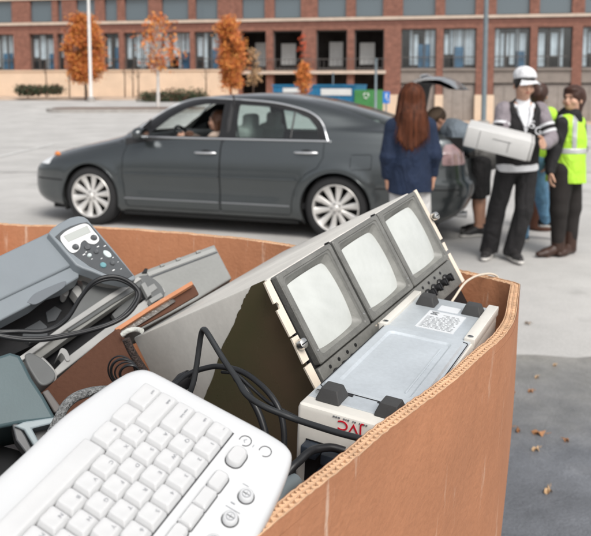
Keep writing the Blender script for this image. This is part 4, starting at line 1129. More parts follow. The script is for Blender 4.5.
# ---------------------------------------------------------------- 2. man in the white cap carrying a box
gq = at(510, 262, 6.6)
Mn = person_root('person in a white cap and black varsity jacket carrying a pale box', (gq[0], 6.6, 0), 0)
J = dict(hl=V3(.125, 0, .86), hr=V3(-.035, 0, .87), kl=V3(.095, -.06, .47), kr=V3(-.115, .04, .48), al=V3(.01, -.02, .10), ar=V3(-.165, .10, .095), tl=V3(.1, -1, 0), tr=V3(-.5, -1, 0),
         chest=V3(.065, .0, 1.19), neck=V3(.07, -.01, 1.41), sl=V3(.225, .0, 1.335), sr=V3(-.085, .0, 1.345), el=V3(.30, -.09, 1.09), er=V3(-.15, -.10, 1.10), wl=V3(.165, -.31, 1.05), wr=V3(-.27, -.28, 1.10))
Rm = rotm(8, 8, 4); hc = V3(.068, -.035, 1.555)
P = standing_body(J, hc, Rm, 1.0, hands=[(J['wl'], V3(-.30, -.85, .15), V3(-1, .2, .0), V3(0, 0, 1), 1.1, .25), (J['wr'], V3(.6, -.5, -.1), V3(.2, .3, 1), V3(.1, -1, .6), 1.05, .35)])
bd = sdf_obj('body', P, M_SKIN, Mn, .007); face_bits(bd, hc, Rm)
# trousers: wide
TP = [ell((.045, 0, .88), (.185, .14, .12), k=.03)]
for s_ in 'lr': TP += [cap(J['h'+s_], J['k'+s_], .098, .080, k=.010), cap(J['k'+s_], J['a'+s_]+V3(0, .01, -.03), .080, .080, k=.008)]
sdf_obj('trousers', TP, M_BLACKC, Mn, .008, noise=.007, nfreq=19, cut=lambda X, Y, Z: np.maximum(.045-Z, Z-.885)+0*X+0*Y)
# white tee showing at hem and neck
TE = [cap(V3(.045, 0, .84), V3(.065, 0, 1.20), .185, .150, k=.05, ax=(0, 1, 0), s=.78), cap(V3(.065, -.01, 1.2), V3(.07, -.01, 1.40), .15, .07, k=.04, ax=(0, 1, 0), s=.85)]
sdf_obj('white_shirt', TE, M_WHITEC, Mn, .009, noise=.006, nfreq=14, cut=lambda X, Y, Z: .805-Z+.05*(X-.06)+0*Y)
JK = [cap(V3(.045, .0, .93), V3(.065, .0, 1.20), .192, .165, k=.05, ax=(0, 1, 0), s=.80), cap(J['sl']+V3(-.05, 0, -.02), J['sr']+V3(.05, 0, -.02), .088, .088, k=.05), cap(V3(.065, 0, 1.2), V3(.07, .0, 1.38), .16, .085, k=.04, ax=(0, 1, 0), s=.85)]
def vneck(X, Y, Z):
    w_ = np.clip((Z-1.14)*.42, -.02, .085)          # opening widens towards the neck
    return np.maximum(.865-Z+0*X+0*Y, np.where(Y < -.02, w_-np.abs(X-.068-(Z-1.2)*.02), -1)+0*Z)
sdf_obj('jacket', JK, M_BLACKC, Mn, .008, noise=.010, nfreq=13, cut=vneck)
SLV = []
for s_ in 'lr': SLV += [[cap(J['s'+s_]+V3(0, 0, -.005), J['e'+s_], .082, .062, k=.03), cap(J['e'+s_], J['w'+s_]*.93+J['e'+s_]*.07, .062, .044, k=.03)]]
for q, s_ in zip(SLV, 'lr'):
    sv = sdf_obj('sleeve', q, M_MAUVE, Mn, .007, noise=.010, nfreq=17)
    # two pale bands with a dark one between, around the upper arm
    a, b = J['s'+s_], J['e'+s_]; ax = (b-a)/np.linalg.norm(b-a)
    for f0, f1, mm in ((.50, .58, M_WHITEC), (.60, .70, M_BLACKC), (.72, .80, M_WHITEC)):
        MB().tube([tuple(a+(b-a)*f0), tuple(a+(b-a)*f1)], [.0875-.020*f0, .0875-.020*f1], 20).build('sleeve_band', mm, sv, 60)
# collar / earphone band around the neck
mb = MB(); pts = [(.07+.085*math.cos(a), -.015+.085*math.sin(a), 1.385+.03*math.sin(a)) for a in np.linspace(-.9, PI+.9, 16)]; mb.tube(pts, .022, 10)
mb.tube([pts[0], (.115, -.12, 1.30), (.08, -.15, 1.2)], [.022, .016, .01], 8); mb.tube([pts[-1], (.015, -.12, 1.30), (.055, -.15, 1.2)], [.022, .016, .01], 8)
mb.build('collar', M_WHITEC, Mn, 60)
HB = [ell(hc+Rm@V3(0, .015, .035), (.086, .100, .088), k=.02, R=Rm), ell(hc+Rm@V3(0, -.062, .056), (.064, .034, .030), k=.015, R=Rm), ell(hc+Rm@V3(-.072, -.015, .01), (.018, .03, .04), k=.01, R=Rm), ell(hc+Rm@V3(.072, -.015, .01), (.018, .03, .04), k=.01, R=Rm)]
sdf_obj('hair', HB, M_HAIRB, Mn, .006, noise=.003, nfreq=60)
capR = Rm@rotm(24, 6, 0)
cc = hc+Rm@V3(0, .008, .082)
cp = link('cap', sdf_mesh([ell(cc, (.096, .104, .084), k=.01, R=capR), ell(cc+capR@V3(0, 0, .083), (.008, .008, .006), k=.005)], .006, cut=lambda X, Y, Z: (cc[2]-.026)-Z+.1*(Y-cc[1])*-1+0*X), M_WHITEC, Mn)
mb = MB(); TP_, BT_ = [], []
for i in range(9):
    a = -1.05+2.1*i/8; r0 = .093; r1 = .093+.058*math.cos(a*.95)**.6
    for r_, lst in ((r0, TP_), (r1, BT_)): lst.append((r_*math.sin(a), -r_*math.cos(a)))
top = [cc+capR@V3(x, y, -.014) for x, y in TP_]; out = [cc+capR@V3(x, y, -.024-.03*(x/.1)**2) for x, y in BT_]
Vv = [tuple(p) for p in top+out]+[tuple(p-V3(0, 0, .005)) for p in top+out]; n9 = 9
Ff = [(i, i+1, n9+i+1, n9+i) for i in range(8)]+[(2*n9+i+1, 2*n9+i, 3*n9+i, 3*n9+i+1) for i in range(8)]+[(n9+i, n9+i+1, 3*n9+i+1, 3*n9+i) for i in range(8)]
mb.add(Vv, Ff).build('cap_brim', M_WHITEC, cp, 60)
for s_ in 'lr': shoe_objs(Mn, J['a'+s_], J['t'+s_], M_SHOE)
# letters on the chest
for ch, x, z in (('S', .118, 1.215), ('G', .178, 1.160)):
    me = text_mesh(ch, .095, .004); o = link('letter', me, M_WHITEC, Mn)
    bb_ = [v.co.x for v in me.vertices]
    # follow the round of the jacket
    for v in me.vertices:
        gx = x+v.co.x*1.15; gz = z+v.co.y; yy = -.80*math.sqrt(max(.176**2-(gx-.062)**2, 1e-4))-.006-v.co.z*2
        v.co = (gx, yy-.004, gz)
# the box he carries
bx = at(499, 140, 6.22)
t = empty('cardboard_free_case', M=None); t.name = 'computer_case'
t.matrix_world = Matrix.Translation(bx) @ Matrix.Rotation(math.radians(-16), 4, 'Z') @ Matrix.Rotation(math.radians(13), 4, 'Y') @ Matrix.Rotation(math.radians(6), 4, 'X')
tag(t, 'pale grey computer case held in both hands by the person in the white cap', 'computer case')
M_PALE = mat('pale_grey_case', (.58, .575, .56), .55, var=.05, vscale=5); M_PALE2 = mat('pale_case_side', (.50, .495, .48), .5, var=.06, vscale=5)
MB().bb(-.27, .25, -.19, .19, -.085, .085, r=.012).build('casing', M_PALE, t, 40)
MB().bb(.252, .275, -.185, .185, -.08, .08, r=.01).build('front_panel', M_PALE2, t, 40)
mb = MB(); mb.bb(-.16, -.155, -.1925, -.189, -.07, .07); mb.bb(-.05, .10, -.193, -.189, .03, .034); mb.bb(.08, .085, -.193, -.189, -.05, .034); mb.build('seam', mat('grey_seam', (.2, .2, .2), .7), t)
mb = MB(); mb.bb(.274, .279, -.12, -.02, .0, .018); mb.bb(.274, .279, -.12, -.06, -.04, -.025); mb.build('drive_slot', M_BLACKP, t)
# ---------------------------------------------------------------- 3. man bending into the boot
gb = at(472, 235, 7.75)
Bn = person_root('person in black shorts bending forward into the open car boot', (gb[0], 7.75, 0), 0)
J = dict(hl=V3(.06, -.09, .80), hr=V3(.09, .09, .80), kl=V3(.02, -.10, .45), kr=V3(.11, .12, .45), al=V3(.045, -.09, .09), ar=V3(.13, .14, .09), tl=V3(-1, -.35, 0), tr=V3(-1, .1, 0),
         chest=V3(-.17, .0, 1.03), neck=V3(-.29, .0, 1.13), sl=V3(-.22, -.17, 1.07), sr=V3(-.22, .17, 1.07), el=V3(-.26, -.22, .84), er=V3(-.33, .18, .84), wl=V3(-.34, -.08, .73), wr=V3(-.46, .10, .74), fwd=V3(.55, 0, .8))
Rb = rotm(-90, 0, 0)@rotm(0, 38, 0); hc = V3(-.385, -.02, 1.20)
P = standing_body(J, hc, Rb, .98, hands=[(J['wl'], V3(-1, .1, -.5), V3(0, .3, -1), V3(0, -1, 0), 1.0, .5), (J['wr'], V3(-1, -.1, -.4), V3(0, -.3, -1), V3(0, 1, 0), 1.0, .5)])
bd = sdf_obj('body', P, M_SKIN2, Bn, .008); face_bits(bd, hc, Rb, .98)
SH = [ell((.06, 0, .82), (.15, .18, .13), k=.03)]
for s_ in 'lr': SH += [cap(J['h'+s_], J['k'+s_]+V3(0, 0, -.02), .115, .098, k=.02)]
sdf_obj('shorts', SH, M_BLACKC, Bn, .009, noise=.008, nfreq=15, cut=lambda X, Y, Z: .40-Z+0*X+0*Y)
ST = [cap(V3(.03, 0, .92), V3(-.20, 0, 1.05), .185, .195, k=.05, ax=(.55, 0, .8), s=.8), cap(J['sl']+V3(.02, .03, 0), J['sr']+V3(.02, -.03, 0), .095, .095, k=.06), cap(V3(-.16, 0, 1.03), V3(-.27, 0, 1.11), .16, .08, k=.05)]
for s_ in 'lr': ST += [cap(J['s'+s_], J['e'+s_], .085, .075, k=.04), cap(J['e'+s_], J['e'+s_]*.75+J['w'+s_]*.25, .075, .07, k=.02)]
sdf_obj('shirt', ST, M_BLUEGREY, Bn, .009, noise=.008, nfreq=13)
WS = [cap(V3(.10, 0, .83), V3(.0, 0, .93), .185, .185, k=.04, ax=(.55, 0, .8), s=.86)]
sdf_obj('tied_jacket', WS, M_OLIVEG, Bn, .009, noise=.012, nfreq=18)
HB = [ell(hc+Rb@V3(0, .018, .035), (.084, .098, .086), k=.02, R=Rb)]
sdf_obj('hair', HB, mat('brown_hair', (.07, .04, .022), .6), Bn, .007, noise=.003, nfreq=50)
cc = hc+Rb@V3(0, .0, .065)
cp = sdf_obj('cap', [ell(cc+Rb@V3(0, .01, .0), (.092, .104, .072), k=.01, R=Rb)], mat('khaki_cap', (.16, .11, .075), .8), Bn, .007)
sdf_obj('cap_brim', [ell(cc+Rb@V3(0, -.13, -.012), (.065, .07, .012), k=.01, R=Rb)], mat('navy_brim', (.03, .07, .13), .7), cp, .006)
for s_ in 'lr': shoe_objs(Bn, J['a'+s_], J['t'+s_], M_SHOE)
# ---------------------------------------------------------------- 4. person in a lime vest at the edge
gv = at(560, 257, 6.8)
Vp = person_root('person in a lime reflective vest and dark boots, standing apart at the edge', (gv[0], 6.8, 0), 0)
J = dict(hl=V3(.09, .06, .78), hr=V3(-.03, -.06, .78), kl=V3(.11, .05, .43), kr=V3(-.05, -.07, .43), al=V3(.10, .04, .09), ar=V3(-.04, -.05, .09), tl=V3(-.8, -.8, 0), tr=V3(-1, -.35, 0),
         chest=V3(.03, .0, 1.07), neck=V3(.07, .0, 1.28), sl=V3(.17, .12, 1.215), sr=V3(-.06, -.12, 1.215), el=V3(.20, .12, .97), er=V3(-.13, -.13, .98), wl=V3(.05, .03, .86), wr=V3(-.18, -.18, .80), fwd=V3(.7, .7, 0))
Rv = rotm(-50, -4, 0); hc = V3(.065, -.01, 1.43)
P = standing_body(J, hc, Rv, .96, hands=[(J['wl'], V3(-1, -.5, -.1), V3(0, 0, -1), V3(0, -1, 0), .95, .5), (J['wr'], V3(-.05, -.1, -1), V3(1, 0, 0), V3(0, -1, 0), .95, .5)], build=.92)
bd = sdf_obj('body', P, M_SKIN, Vp, .007); face_bits(bd, hc, Rv, .96)
TP = [ell((.03, 0, .78), (.15, .14, .12), k=.03)]
for s_ in 'lr': TP += [cap(J['h'+s_], J['k'+s_], .105, .085, k=.03), cap(J['k'+s_], J['a'+s_]+V3(0, 0, .03), .082, .062, k=.03)]
sdf_obj('trousers', TP, mat('dark_brown_trousers', (.016, .013, .012), .85, var=.2, vscale=10), Vp, .009, noise=.006, nfreq=15)
for s_ in 'lr':
    shoe_objs(Vp, J['a'+s_], J['t'+s_], M_BOOT, sole=False, s=1.08)
    sdf_obj('boot_shaft', [cap(J['a'+s_]+V3(0, 0, -.02), J['a'+s_]+V3(0, 0, .12), .062, .066, k=.02)], M_BOOT, Vp, .009, noise=.003)
sl_ = []
for s_ in 'lr': sl_ += [cap(J['s'+s_], J['e'+s_], .066, .058, k=.03), cap(J['e'+s_], J['w'+s_], .058, .045, k=.03)]
sdf_obj('black_sleeves', sl_+[cap(V3(.03, 0, .95), V3(.04, 0, 1.25), .14, .12, k=.04, ax=(.7, .7, 0), s=.75)], M_BLACKC, Vp, .009, noise=.006)
VS = [cap(V3(.03, 0, .66), V3(.03, 0, 1.12), .185, .160, k=.05, ax=(.7, .7, 0), s=.88), cap(J['sl']+V3(-.03, -.03, -.005), J['sr']+V3(.03, .03, -.005), .082, .082, k=.05), cap(V3(.03, 0, 1.1), V3(.07, 0, 1.27), .155, .075, k=.04)]
vest = sdf_obj('vest', VS, M_LIME, Vp, .008, noise=.010, nfreq=13, cut=lambda X, Y, Z: .68-Z+0*X+0*Y)
def band(P, zfun, w, m, parent, name='reflective_band', res=.007):
    Q = [dict(p) for p in P]
    for p in Q:
        if p['t'] == 'c': p['r0'] += .005; p['r1'] += .005
        else: p['r'] = p['r']+.005
    return sdf_obj(name, Q, m, parent, res, noise=.010, nfreq=13, cut=zfun)
band(VS, lambda X, Y, Z: np.abs(Z-.97)-.025+0*X+0*Y, 0, M_SILVER, vest)
for xo in (-.035, .10):
    band(VS, lambda X, Y, Z, xo=xo: np.maximum(np.abs(X-Y*.4-xo)-.022, .99-Z), 0, M_SILVER, vest)
HP = [ell(hc+Rv@V3(0, .02, .04), (.094, .108, .094), k=.03, R=Rv), cap(hc+Rv@V3(.0, .055, .0), hc+Rv@V3(0, .06, -.13), .08, .05, k=.04), ell(hc+Rv@V3(0, -.045, .085), (.066, .05, .026), k=.02, R=Rv)]
sdf_obj('hair', HP, M_HAIRD, Vp, .007, noise=.004, nfreq=40)
# ---------------------------------------------------------------- 5. person in jeans behind the man with the cap
gj = at(529, 246, 7.35)
Jp = person_root('person in pale blue jeans and a lime vest, mostly hidden behind the capped one', (gj[0], 7.35, 0), 0)
J = dict(hl=V3(.07, .0, .83), hr=V3(-.05, .0, .83), kl=V3(.10, -.03, .47), kr=V3(-.06, .02, .46), al=V3(.20, .12, .22), ar=V3(-.06, .03, .09), tl=V3(.8, -.3, -.1), tr=V3(-.8, -.5, 0),
         chest=V3(.03, .0, 1.13), neck=V3(.04, .0, 1.34), sl=V3(.19, .0, 1.27), sr=V3(-.13, .0, 1.27), el=V3(.21, .0, 1.0), er=V3(-.16, .0, 1.0), wl=V3(.13, -.10, .84), wr=V3(-.10, -.12, .86))
Rj = rotm(160, 0, 0); hc = V3(.05, .0, 1.46)
P = standing_body(J, hc, Rj, .95, hands=[(J['wl'], V3(-.3, -.3, -1), V3(-1, 0, 0), V3(0, 1, 0), .95, .5), (J['wr'], V3(.3, -.3, -1), V3(1, 0, 0), V3(0, 1, 0), .95, .5)], build=.9)
bd = sdf_obj('body', P, M_SKIN2, Jp, .008); face_bits(bd, hc, Rj, .95)
TP = [ell((.01, 0, .84), (.15, .125, .12), k=.03)]
for s_ in 'lr': TP += [cap(J['h'+s_], J['k'+s_], .095, .070, k=.03), cap(J['k'+s_], J['a'+s_]+V3(0, 0, -.01), .068, .062, k=.03)]
sdf_obj('jeans', TP, M_DENIM, Jp, .009, noise=.006, nfreq=16)
VS = [cap(V3(.02, 0, .90), V3(.03, 0, 1.15), .155, .150, k=.05, ax=(0, 1, 0), s=.8), cap(J['sl']+V3(-.03, 0, 0), J['sr']+V3(.03, 0, 0), .08, .08, k=.05), cap(V3(.03, 0, 1.15), V3(.04, 0, 1.33), .14, .07, k=.04)]
sdf_obj('vest', VS, M_LIME, Jp, .009, noise=.006, cut=lambda X, Y, Z: .78-Z+0*X+0*Y)
sl_ = []
for s_ in 'lr': sl_ += [cap(J['s'+s_], J['e'+s_], .062, .055, k=.03), cap(J['e'+s_], J['w'+s_], .055, .042, k=.03)]
sdf_obj('sleeves', sl_, M_BLACKC, Jp, .009, noise=.006)
sdf_obj('hair', [ell(hc+Rj@V3(0, .02, .035), (.092, .105, .094), k=.03, R=Rj), cap(hc+Rj@V3(0, .06, 0), hc+Rj@V3(0, .06, -.1), .07, .05, k=.03)], M_HAIRD, Jp, .008, noise=.004, nfreq=40)
for s_ in 'lr': shoe_objs(Jp, J['a'+s_], J['t'+s_], M_SHOE)
# brown bin behind them
gk = at(543, 238, 7.9)
t = empty('waste_bin', (gk[0]+.02, 8.05, 0)); tag(t, 'dark brown waste bin on the ground between the jeans and the lime vest', 'bin')
M_BIN = mat('brown_bin', (.09, .035, .02), .5, var=.15, vscale=6)
MB().lathe([(0, 0), (.13, 0), (.14, .02), (.165, .50), (.16, .50), (.155, .03), (0, .03)], 28).build('bin_body', M_BIN, t, 40)
MB().lathe([(.172, .50), (.175, .53), (.15, .56), (.05, .585), (0, .587)], 28).build('lid', mat('grey_brown_lid', (.09, .075, .065), .6), t, 40)
# ---------------------------------------------------------------- 6. driver, seated in the car
Dr = empty('person', M=None)
loc = Matrix.Translation(car.location) @ Matrix.Rotation(yaw, 4, 'Z') @ Matrix.Translation((1.54, .42, 0)) @ Matrix.Rotation(PI/2, 4, 'Z')
Dr.matrix_world = loc      # local -y = forwards in the car
tag(Dr, 'brown-haired driver sitting at the wheel of the dark grey saloon car', 'person')
J = dict(hl=V3(-.09, .12, .62), hr=V3(.09, .12, .62), kl=V3(-.12, -.32, .64), kr=V3(.12, -.32, .64), al=V3(-.12, -.50, .36), ar=V3(.12, -.52, .36), tl=V3(0, -1, 0), tr=V3(0, -1, 0),
         chest=V3(0, .10, .88), neck=V3(0, .09, 1.03), sl=V3(-.17, .09, .985), sr=V3(.17, .09, .985), el=V3(-.22, -.10, .86), er=V3(.22, -.10, .86), wl=V3(-.15, -.30, .97), wr=V3(.15, -.30, .97))
Rd = rotm(0, -4, 0); hc = V3(0, .05, 1.165)
P = standing_body(J, hc, Rd, .95, hands=[(J['wl'], V3(.3, -.8, .4), V3(.5, .2, -.3), V3(0, 0, 1), .9, .8), (J['wr'], V3(-.3, -.8, .4), V3(-.5, .2, -.3), V3(0, 0, 1), .9, .8)], build=.9)
bd = sdf_obj('body', P, mat('skin_rosy', (.66, .38, .27), .5, var=.05, vscale=20), Dr, .007); face_bits(bd, hc, Rd, .95)
SL = [cap(V3(0, .12, .66), V3(0, .10, .90), .15, .15, k=.05, ax=(0, 1, 0), s=.8), cap(J['sl'], J['sr'], .07, .07, k=.05)]
for s_ in 'lr': SL += [cap(J['s'+s_], J['e'+s_], .062, .052, k=.03), cap(J['e'+s_], J['w'+s_], .052, .04, k=.03)]
sdf_obj('jumper', SL, mat('beige_knit', (.42, .33, .27), .9, var=.1, vscale=15), Dr, .009, noise=.004)
TP = []
for s_ in 'lr': TP += [cap(J['h'+s_], J['k'+s_], .095, .07, k=.03), cap(J['k'+s_], J['a'+s_], .068, .05, k=.03)]
sdf_obj('trousers', TP, M_BLACKC, Dr, .01)
sdf_obj('hair', [ell(hc+V3(0, .025, .04), (.088, .098, .088), k=.03), cap(hc+V3(0, .05, 0), hc+V3(0, .07, -.12), .08, .05, k=.03), cap(hc+V3(-.07, .02, .0), hc+V3(-.075, .03, -.12), .03, .022, k=.02), cap(hc+V3(.07, .02, .0), hc+V3(.075, .03, -.12), .03, .022, k=.02)],
        mat('brown_hair_driver', (.09, .038, .02), .5, var=.3, vscale=20), Dr, .007, noise=.003, nfreq=40)
# ================================================================= the big cardboard box
def cardboard(name, rgb=(.465, .208, .108), scuff=True):
    m = mat(name, rgb, .82, var=.09, vscale=3.5, bump=.12, bscale=140)
    nt = m.node_tree; N = nt.nodes; L = nt.links; b = N['Principled BSDF']; src = b.inputs['Base Color'].links[0].from_socket
    tc = N.new('ShaderNodeTexCoord')
    def layer(scale3, nscale, lo, hi, col, fac, detail=6):
        nonlocal src
        mp = N.new('ShaderNodeMapping'); mp.inputs['Scale'].default_value = scale3; L.new(tc.outputs['Object'], mp.inputs[0])
        n = N.new('ShaderNodeTexNoise'); n.inputs['Scale'].default_value = nscale; n.inputs['Detail'].default_value = detail; n.inputs['Roughness'].default_value = .7; L.new(mp.outputs[0], n.inputs[0])
        mr = N.new('ShaderNodeMapRange'); mr.inputs[1].default_value = lo; mr.inputs[2].default_value = hi; mr.inputs[4].default_value = fac; L.new(n.outputs[0], mr.inputs[0])
        mx = N.new('ShaderNodeMix'); mx.data_type = 'RGBA'; L.new(mr.outputs[0], mx.inputs[0]); L.new(src, mx.inputs[6]); mx.inputs[7].default_value = (*col, 1); src = mx.outputs[2]
    layer((1, 1, 1), 90, .45, .7, (rgb[0]*.8, rgb[1]*.75, rgb[2]*.7), .35)
    layer((9, 9, .6), 3, .52, .75, (rgb[0]*.82, rgb[1]*.8, rgb[2]*.78), .5)
    if scuff:
        layer((7, 7, .8), 6, .60, .70, (.74, .56, .44), .6, 10)
        layer((1, 1, 1), 13, .66, .74, (rgb[0]*.65, rgb[1]*.55, rgb[2]*.5), .5, 8)
    L.new(src, b.inputs['Base Color']); return m
M_CARD = cardboard('cardboard')
def crumple(m, sc, st, dist=.02):
    nt = m.node_tree; N = nt.nodes; L = nt.links; b = N['Principled BSDF']; prev = b.inputs['Normal'].links[0].from_socket
    tc = N.new('ShaderNodeTexCoord'); n = N.new('ShaderNodeTexNoise'); n.inputs['Scale'].default_value = sc; n.inputs['Detail'].default_value = 5; n.inputs['Distortion'].default_value = .1; L.new(tc.outputs['Object'], n.inputs[0])
    bp = N.new('ShaderNodeBump'); bp.inputs['Strength'].default_value = st; bp.inputs['Distance'].default_value = dist; L.new(n.outputs[0], bp.inputs['Height']); L.new(prev, bp.inputs['Normal']); L.new(bp.outputs[0], b.inputs['Normal'])
crumple(M_CARD, 6, .28)
M_CARDE = mat('cardboard_edge', (.62, .40, .25), .9, var=.15, vscale=30); M_FLUTE_SHADE = mat('flute_shade', (.16, .07, .035), .95)
M_CARD_SHADE = cardboard('shaded_cardboard', (.085, .034, .018), scuff=False)  # darker cardboard copy: the shade beneath the printer is put into its colour
RIM = 1.19; TH = .0175
top = [(.402, 1.312), (.372, 1.222), (.332, 1.105), (.292, 1.024), (.241, .945), (.188, .864), (.138, .797), (.092, .731), (.044, .658), (.0, .594), (-.05, .52), (-.093, .452)]
frontp = [(-.115, .445), (-.35, .56), (-.62, .70), (-.92, .85), (-1.20, .99)]
leftp = [(-1.215, 1.02), (-1.08, 1.30), (-.93, 1.60), (-.795, 1.90)]
backp = [(-.77, 1.925), (-.697, 1.905), (-.6, 1.892), (-.495, 1.872), (-.358, 1.822), (-.228, 1.772), (-.13, 1.733), (-.05, 1.69), (0.02, 1.64), (.11, 1.585), (.2, 1.515), (.29, 1.445), (.347, 1.392), (.385, 1.35)]
path = []
for seg in (top, frontp, leftp, backp):
    path += [np.array([p[0], p[1], 0.]) for p in spline([(x, y, 0) for x, y in seg], 10)]
# resample evenly, soften corners
path = np.array(path)[:, :2]; path = np.vstack([path, path[:1]])
d = np.r_[0, np.cumsum(np.linalg.norm(np.diff(path, axis=0), axis=1))]; LN = d[-1]; NP = int(LN/.006)
s_ = np.linspace(0, LN, NP, endpoint=False); path = np.stack([np.interp(s_, d, path[:, 0]), np.interp(s_, d, path[:, 1])], 1)
for _ in range(3): path = .25*np.roll(path, 1, 0)+.5*path+.25*np.roll(path, -1, 0)
tg = np.roll(path, -1, 0)-np.roll(path, 1, 0); tg /= np.linalg.norm(tg, axis=1)[:, None]
nin = np.stack([tg[:, 1], -tg[:, 0]], 1)          # inward normal
cen = path.mean(0)
if ((cen-path)*nin).sum() < 0: nin = -nin
for _ in range(4): nin = (np.roll(nin, 1, 0)+nin+np.roll(nin, -1, 0)); nin /= np.linalg.norm(nin, axis=1)[:, None]
rs = np.random.RandomState(8)
def nz1(n, k, amp, seed):
    r = np.random.RandomState(seed); a = np.zeros(n); t = np.arange(n)/n*2*PI
    for j in range(1, k): a += r.normal()*np.sin(j*t+r.uniform(0, 6.28))/j**.5
    return a/np.abs(a).max()*amp
rimz = RIM+nz1(NP, 40, .003, 1)+rs.normal(size=NP)*.0004
zl = np.r_[np.linspace(0, 1, 46)]
def wallpt(off, z, i=slice(None)):
    """off inward from the outer face; lower down the box tapers inward and bulges a little"""
    f = 1-z/RIM
    w_ = .085*f-.012*np.sin(PI*np.clip(f, 0, 1)) + .0035*np.sin(s_*9+z*5)*np.sin(PI*np.clip(f*2.5, 0, 1))
    return path+nin*(off+w_)[:, None] if np.ndim(off+w_) else path+nin*(off+w_)
box = empty('cardboard_box', (0, 0, 0)); tag(box, 'large open double-wall cardboard box heaped with old electronics', 'box')
def sheet(off, z0f, zt, nrow, name=None):
    rows = []
    for k in range(nrow):
        f = k/(nrow-1); z = z0f+(zt-z0f)*f
        p = wallpt(off, z if np.ndim(z) else np.full(NP, z)); rows.append(np.concatenate([np.c_[p, np.broadcast_to(z, NP)], np.c_[p, np.broadcast_to(z, NP)][:1]]))
    return np.array(rows)
mb = MB(); mb.grid(sheet(0, .012, rimz-.0002, 60)); mb.grid(sheet(TH, .012, rimz-.0012, 60)[:, ::-1])
mb.build('wall', M_CARD, box, 40, fix=False)
# cut edge: liners and flutes
ed = MB()
for o0, o1, dz in ((.0007, .0019, 0), (TH/2-.0006, TH/2+.0006, -.0012), (TH-.0019, TH-.0007, -.001)):
    a = sheet(o0, RIM-.02, rimz+dz, 2); b = sheet(o1, RIM-.02, rimz+dz, 2)
    ed.grid(a); ed.grid(b); ed.grid(np.array([a[1], b[1]]))
ed.build('rim_liner', M_CARDE, box, 180, fix=False)
fl = MB(); NF_ = int(LN/.0016)
for lo, hi, pitch, sd_ in ((.0022, TH/2-.0009, .0085, 0), (TH/2+.0009, TH-.0026, .0062, 2)):
    sf = np.linspace(0, LN, NF_); px_ = np.interp(sf, np.r_[s_, LN], np.r_[path[:, 0], path[:1, 0]]); py_ = np.interp(sf, np.r_[s_, LN], np.r_[path[:, 1], path[:1, 1]])
    nx_ = np.interp(sf, np.r_[s_, LN], np.r_[nin[:, 0], nin[:1, 0]]); ny_ = np.interp(sf, np.r_[s_, LN], np.r_[nin[:, 1], nin[:1, 1]]); rz = np.interp(sf, np.r_[s_, LN], np.r_[rimz, rimz[:1]])
    o = lo+(hi-lo)*(.5+.5*np.sin(sf/pitch*2*PI+.8*np.sin(sf*7)))
    rows = [np.stack([px_+nx_*(o+dd), py_+ny_*(o+dd), rz-dz_], 1) for dz_, dd in ((.02, 0), (.0012, 0), (.0012, .0007), (.02, .0007))]
    fl.grid(np.array(rows))
fl.build('rim_flutes', M_CARDE, box, 180, fix=False)
MB().grid(np.array([np.c_[wallpt(o, np.full(NP, RIM)), np.full(NP, RIM-.0125)][np.r_[0:NP, 0]] for o in (.0005, TH-.0005)])).build('rim_shade', M_FLUTE_SHADE, box, fix=False)  # dark sheet between the liners, coloured as the shade down the flute holes
bt = wallpt(.004, np.full(NP, .0)); 
MB().add([(p[0], p[1], .012) for p in bt[::6]]+[(cen[0], cen[1], .012)], [(i, (i+1) % len(bt[::6]), len(bt[::6])) for i in range(len(bt[::6]))]).build('base', M_CARD, box, fix=False)
# ================================================================= triple monitor rack
def arr(*r): return np.array(r, float)
RO = arr(-.0354, 1.0318, 1.2744); RR = arr([.5799, -.6747, -.4567], [.7963, .5879, .1426], [.1723, -.4463, .8781])
def mframe(O, R, dy=0): return frame_M(O, R)
rack = empty('monitor_rack', M=mframe(RO, RR)); tag(rack, 'grey rack unit with three small screens side by side, tilted up in the box', 'monitors')
M_RGREY = mat('rack_cover', (.60, .585, .545), .55, var=.06, vscale=9, rvar=.1); add_fine(M_RGREY, 120, .05, 9, .06)
M_ROLIVE = mat('dark_olive_paint', (.085, .080, .042), .28, var=.35, vscale=5, rgb2=(.125, .088, .055), rvar=.1)
M_BEZEL = mat('bezel_grey', (.155, .155, .145), .42, var=.12, vscale=18, bump=.12, bscale=300); add_fine(M_BEZEL, 200, .14, 20, .1)
M_BEZIN = mat('bezel_inner', (.22, .22, .205), .45, var=.2, vscale=25, bump=.1, bscale=300)
M_SCREEN = mat('crt_glass', (.52, .54, .52), .18, var=.06, vscale=14, coat=.5, rvar=.08); add_fine(M_SCREEN, 60, .04, 8, .05)
M_EAR = mat('bare_cream_metal', (.70, .62, .52), .45, var=.08, vscale=30)
M_STEEL = mat('bright_steel', (.70, .69, .66), .25, metal=1.0)
M_BLK = mat('black_plastic', (.014, .014, .015), .4, var=.2, vscale=30)
mm = .001
b_ = MB(); b_.bb(.0, .432, .008, .358, -.270, -.0005, r=.003); b_.build('cover', M_RGREY, rack, 40)
b_ = MB(); b_.bb(-.001, .434, .0065, .012, -.250, -.004); b_.build('front_frame', M_BLK, rack)
r_ = random.Random(3)
edge = [(.042, -.0008), (.069, -.015), (.108, -.040), (.160, -.068), (.213, -.108), (.262, -.138), (.300, -.162), (.335, -.1895), (.3585, -.205)]
jag = []
for a, b in zip(edge, edge[1:]):
    for k in range(9):
        t = k/9; q = 1 if a[0] < .10 else .25
        jag.append((a[0]+(b[0]-a[0])*t+r_.uniform(-.0016, .0016)*q, a[1]+(b[1]-a[1])*t+r_.uniform(-.0012, .0012)*q))
poly = [(.014, -.2695), (.014, -.0008)]+jag+[edge[-1], (.3585, -.2695)]
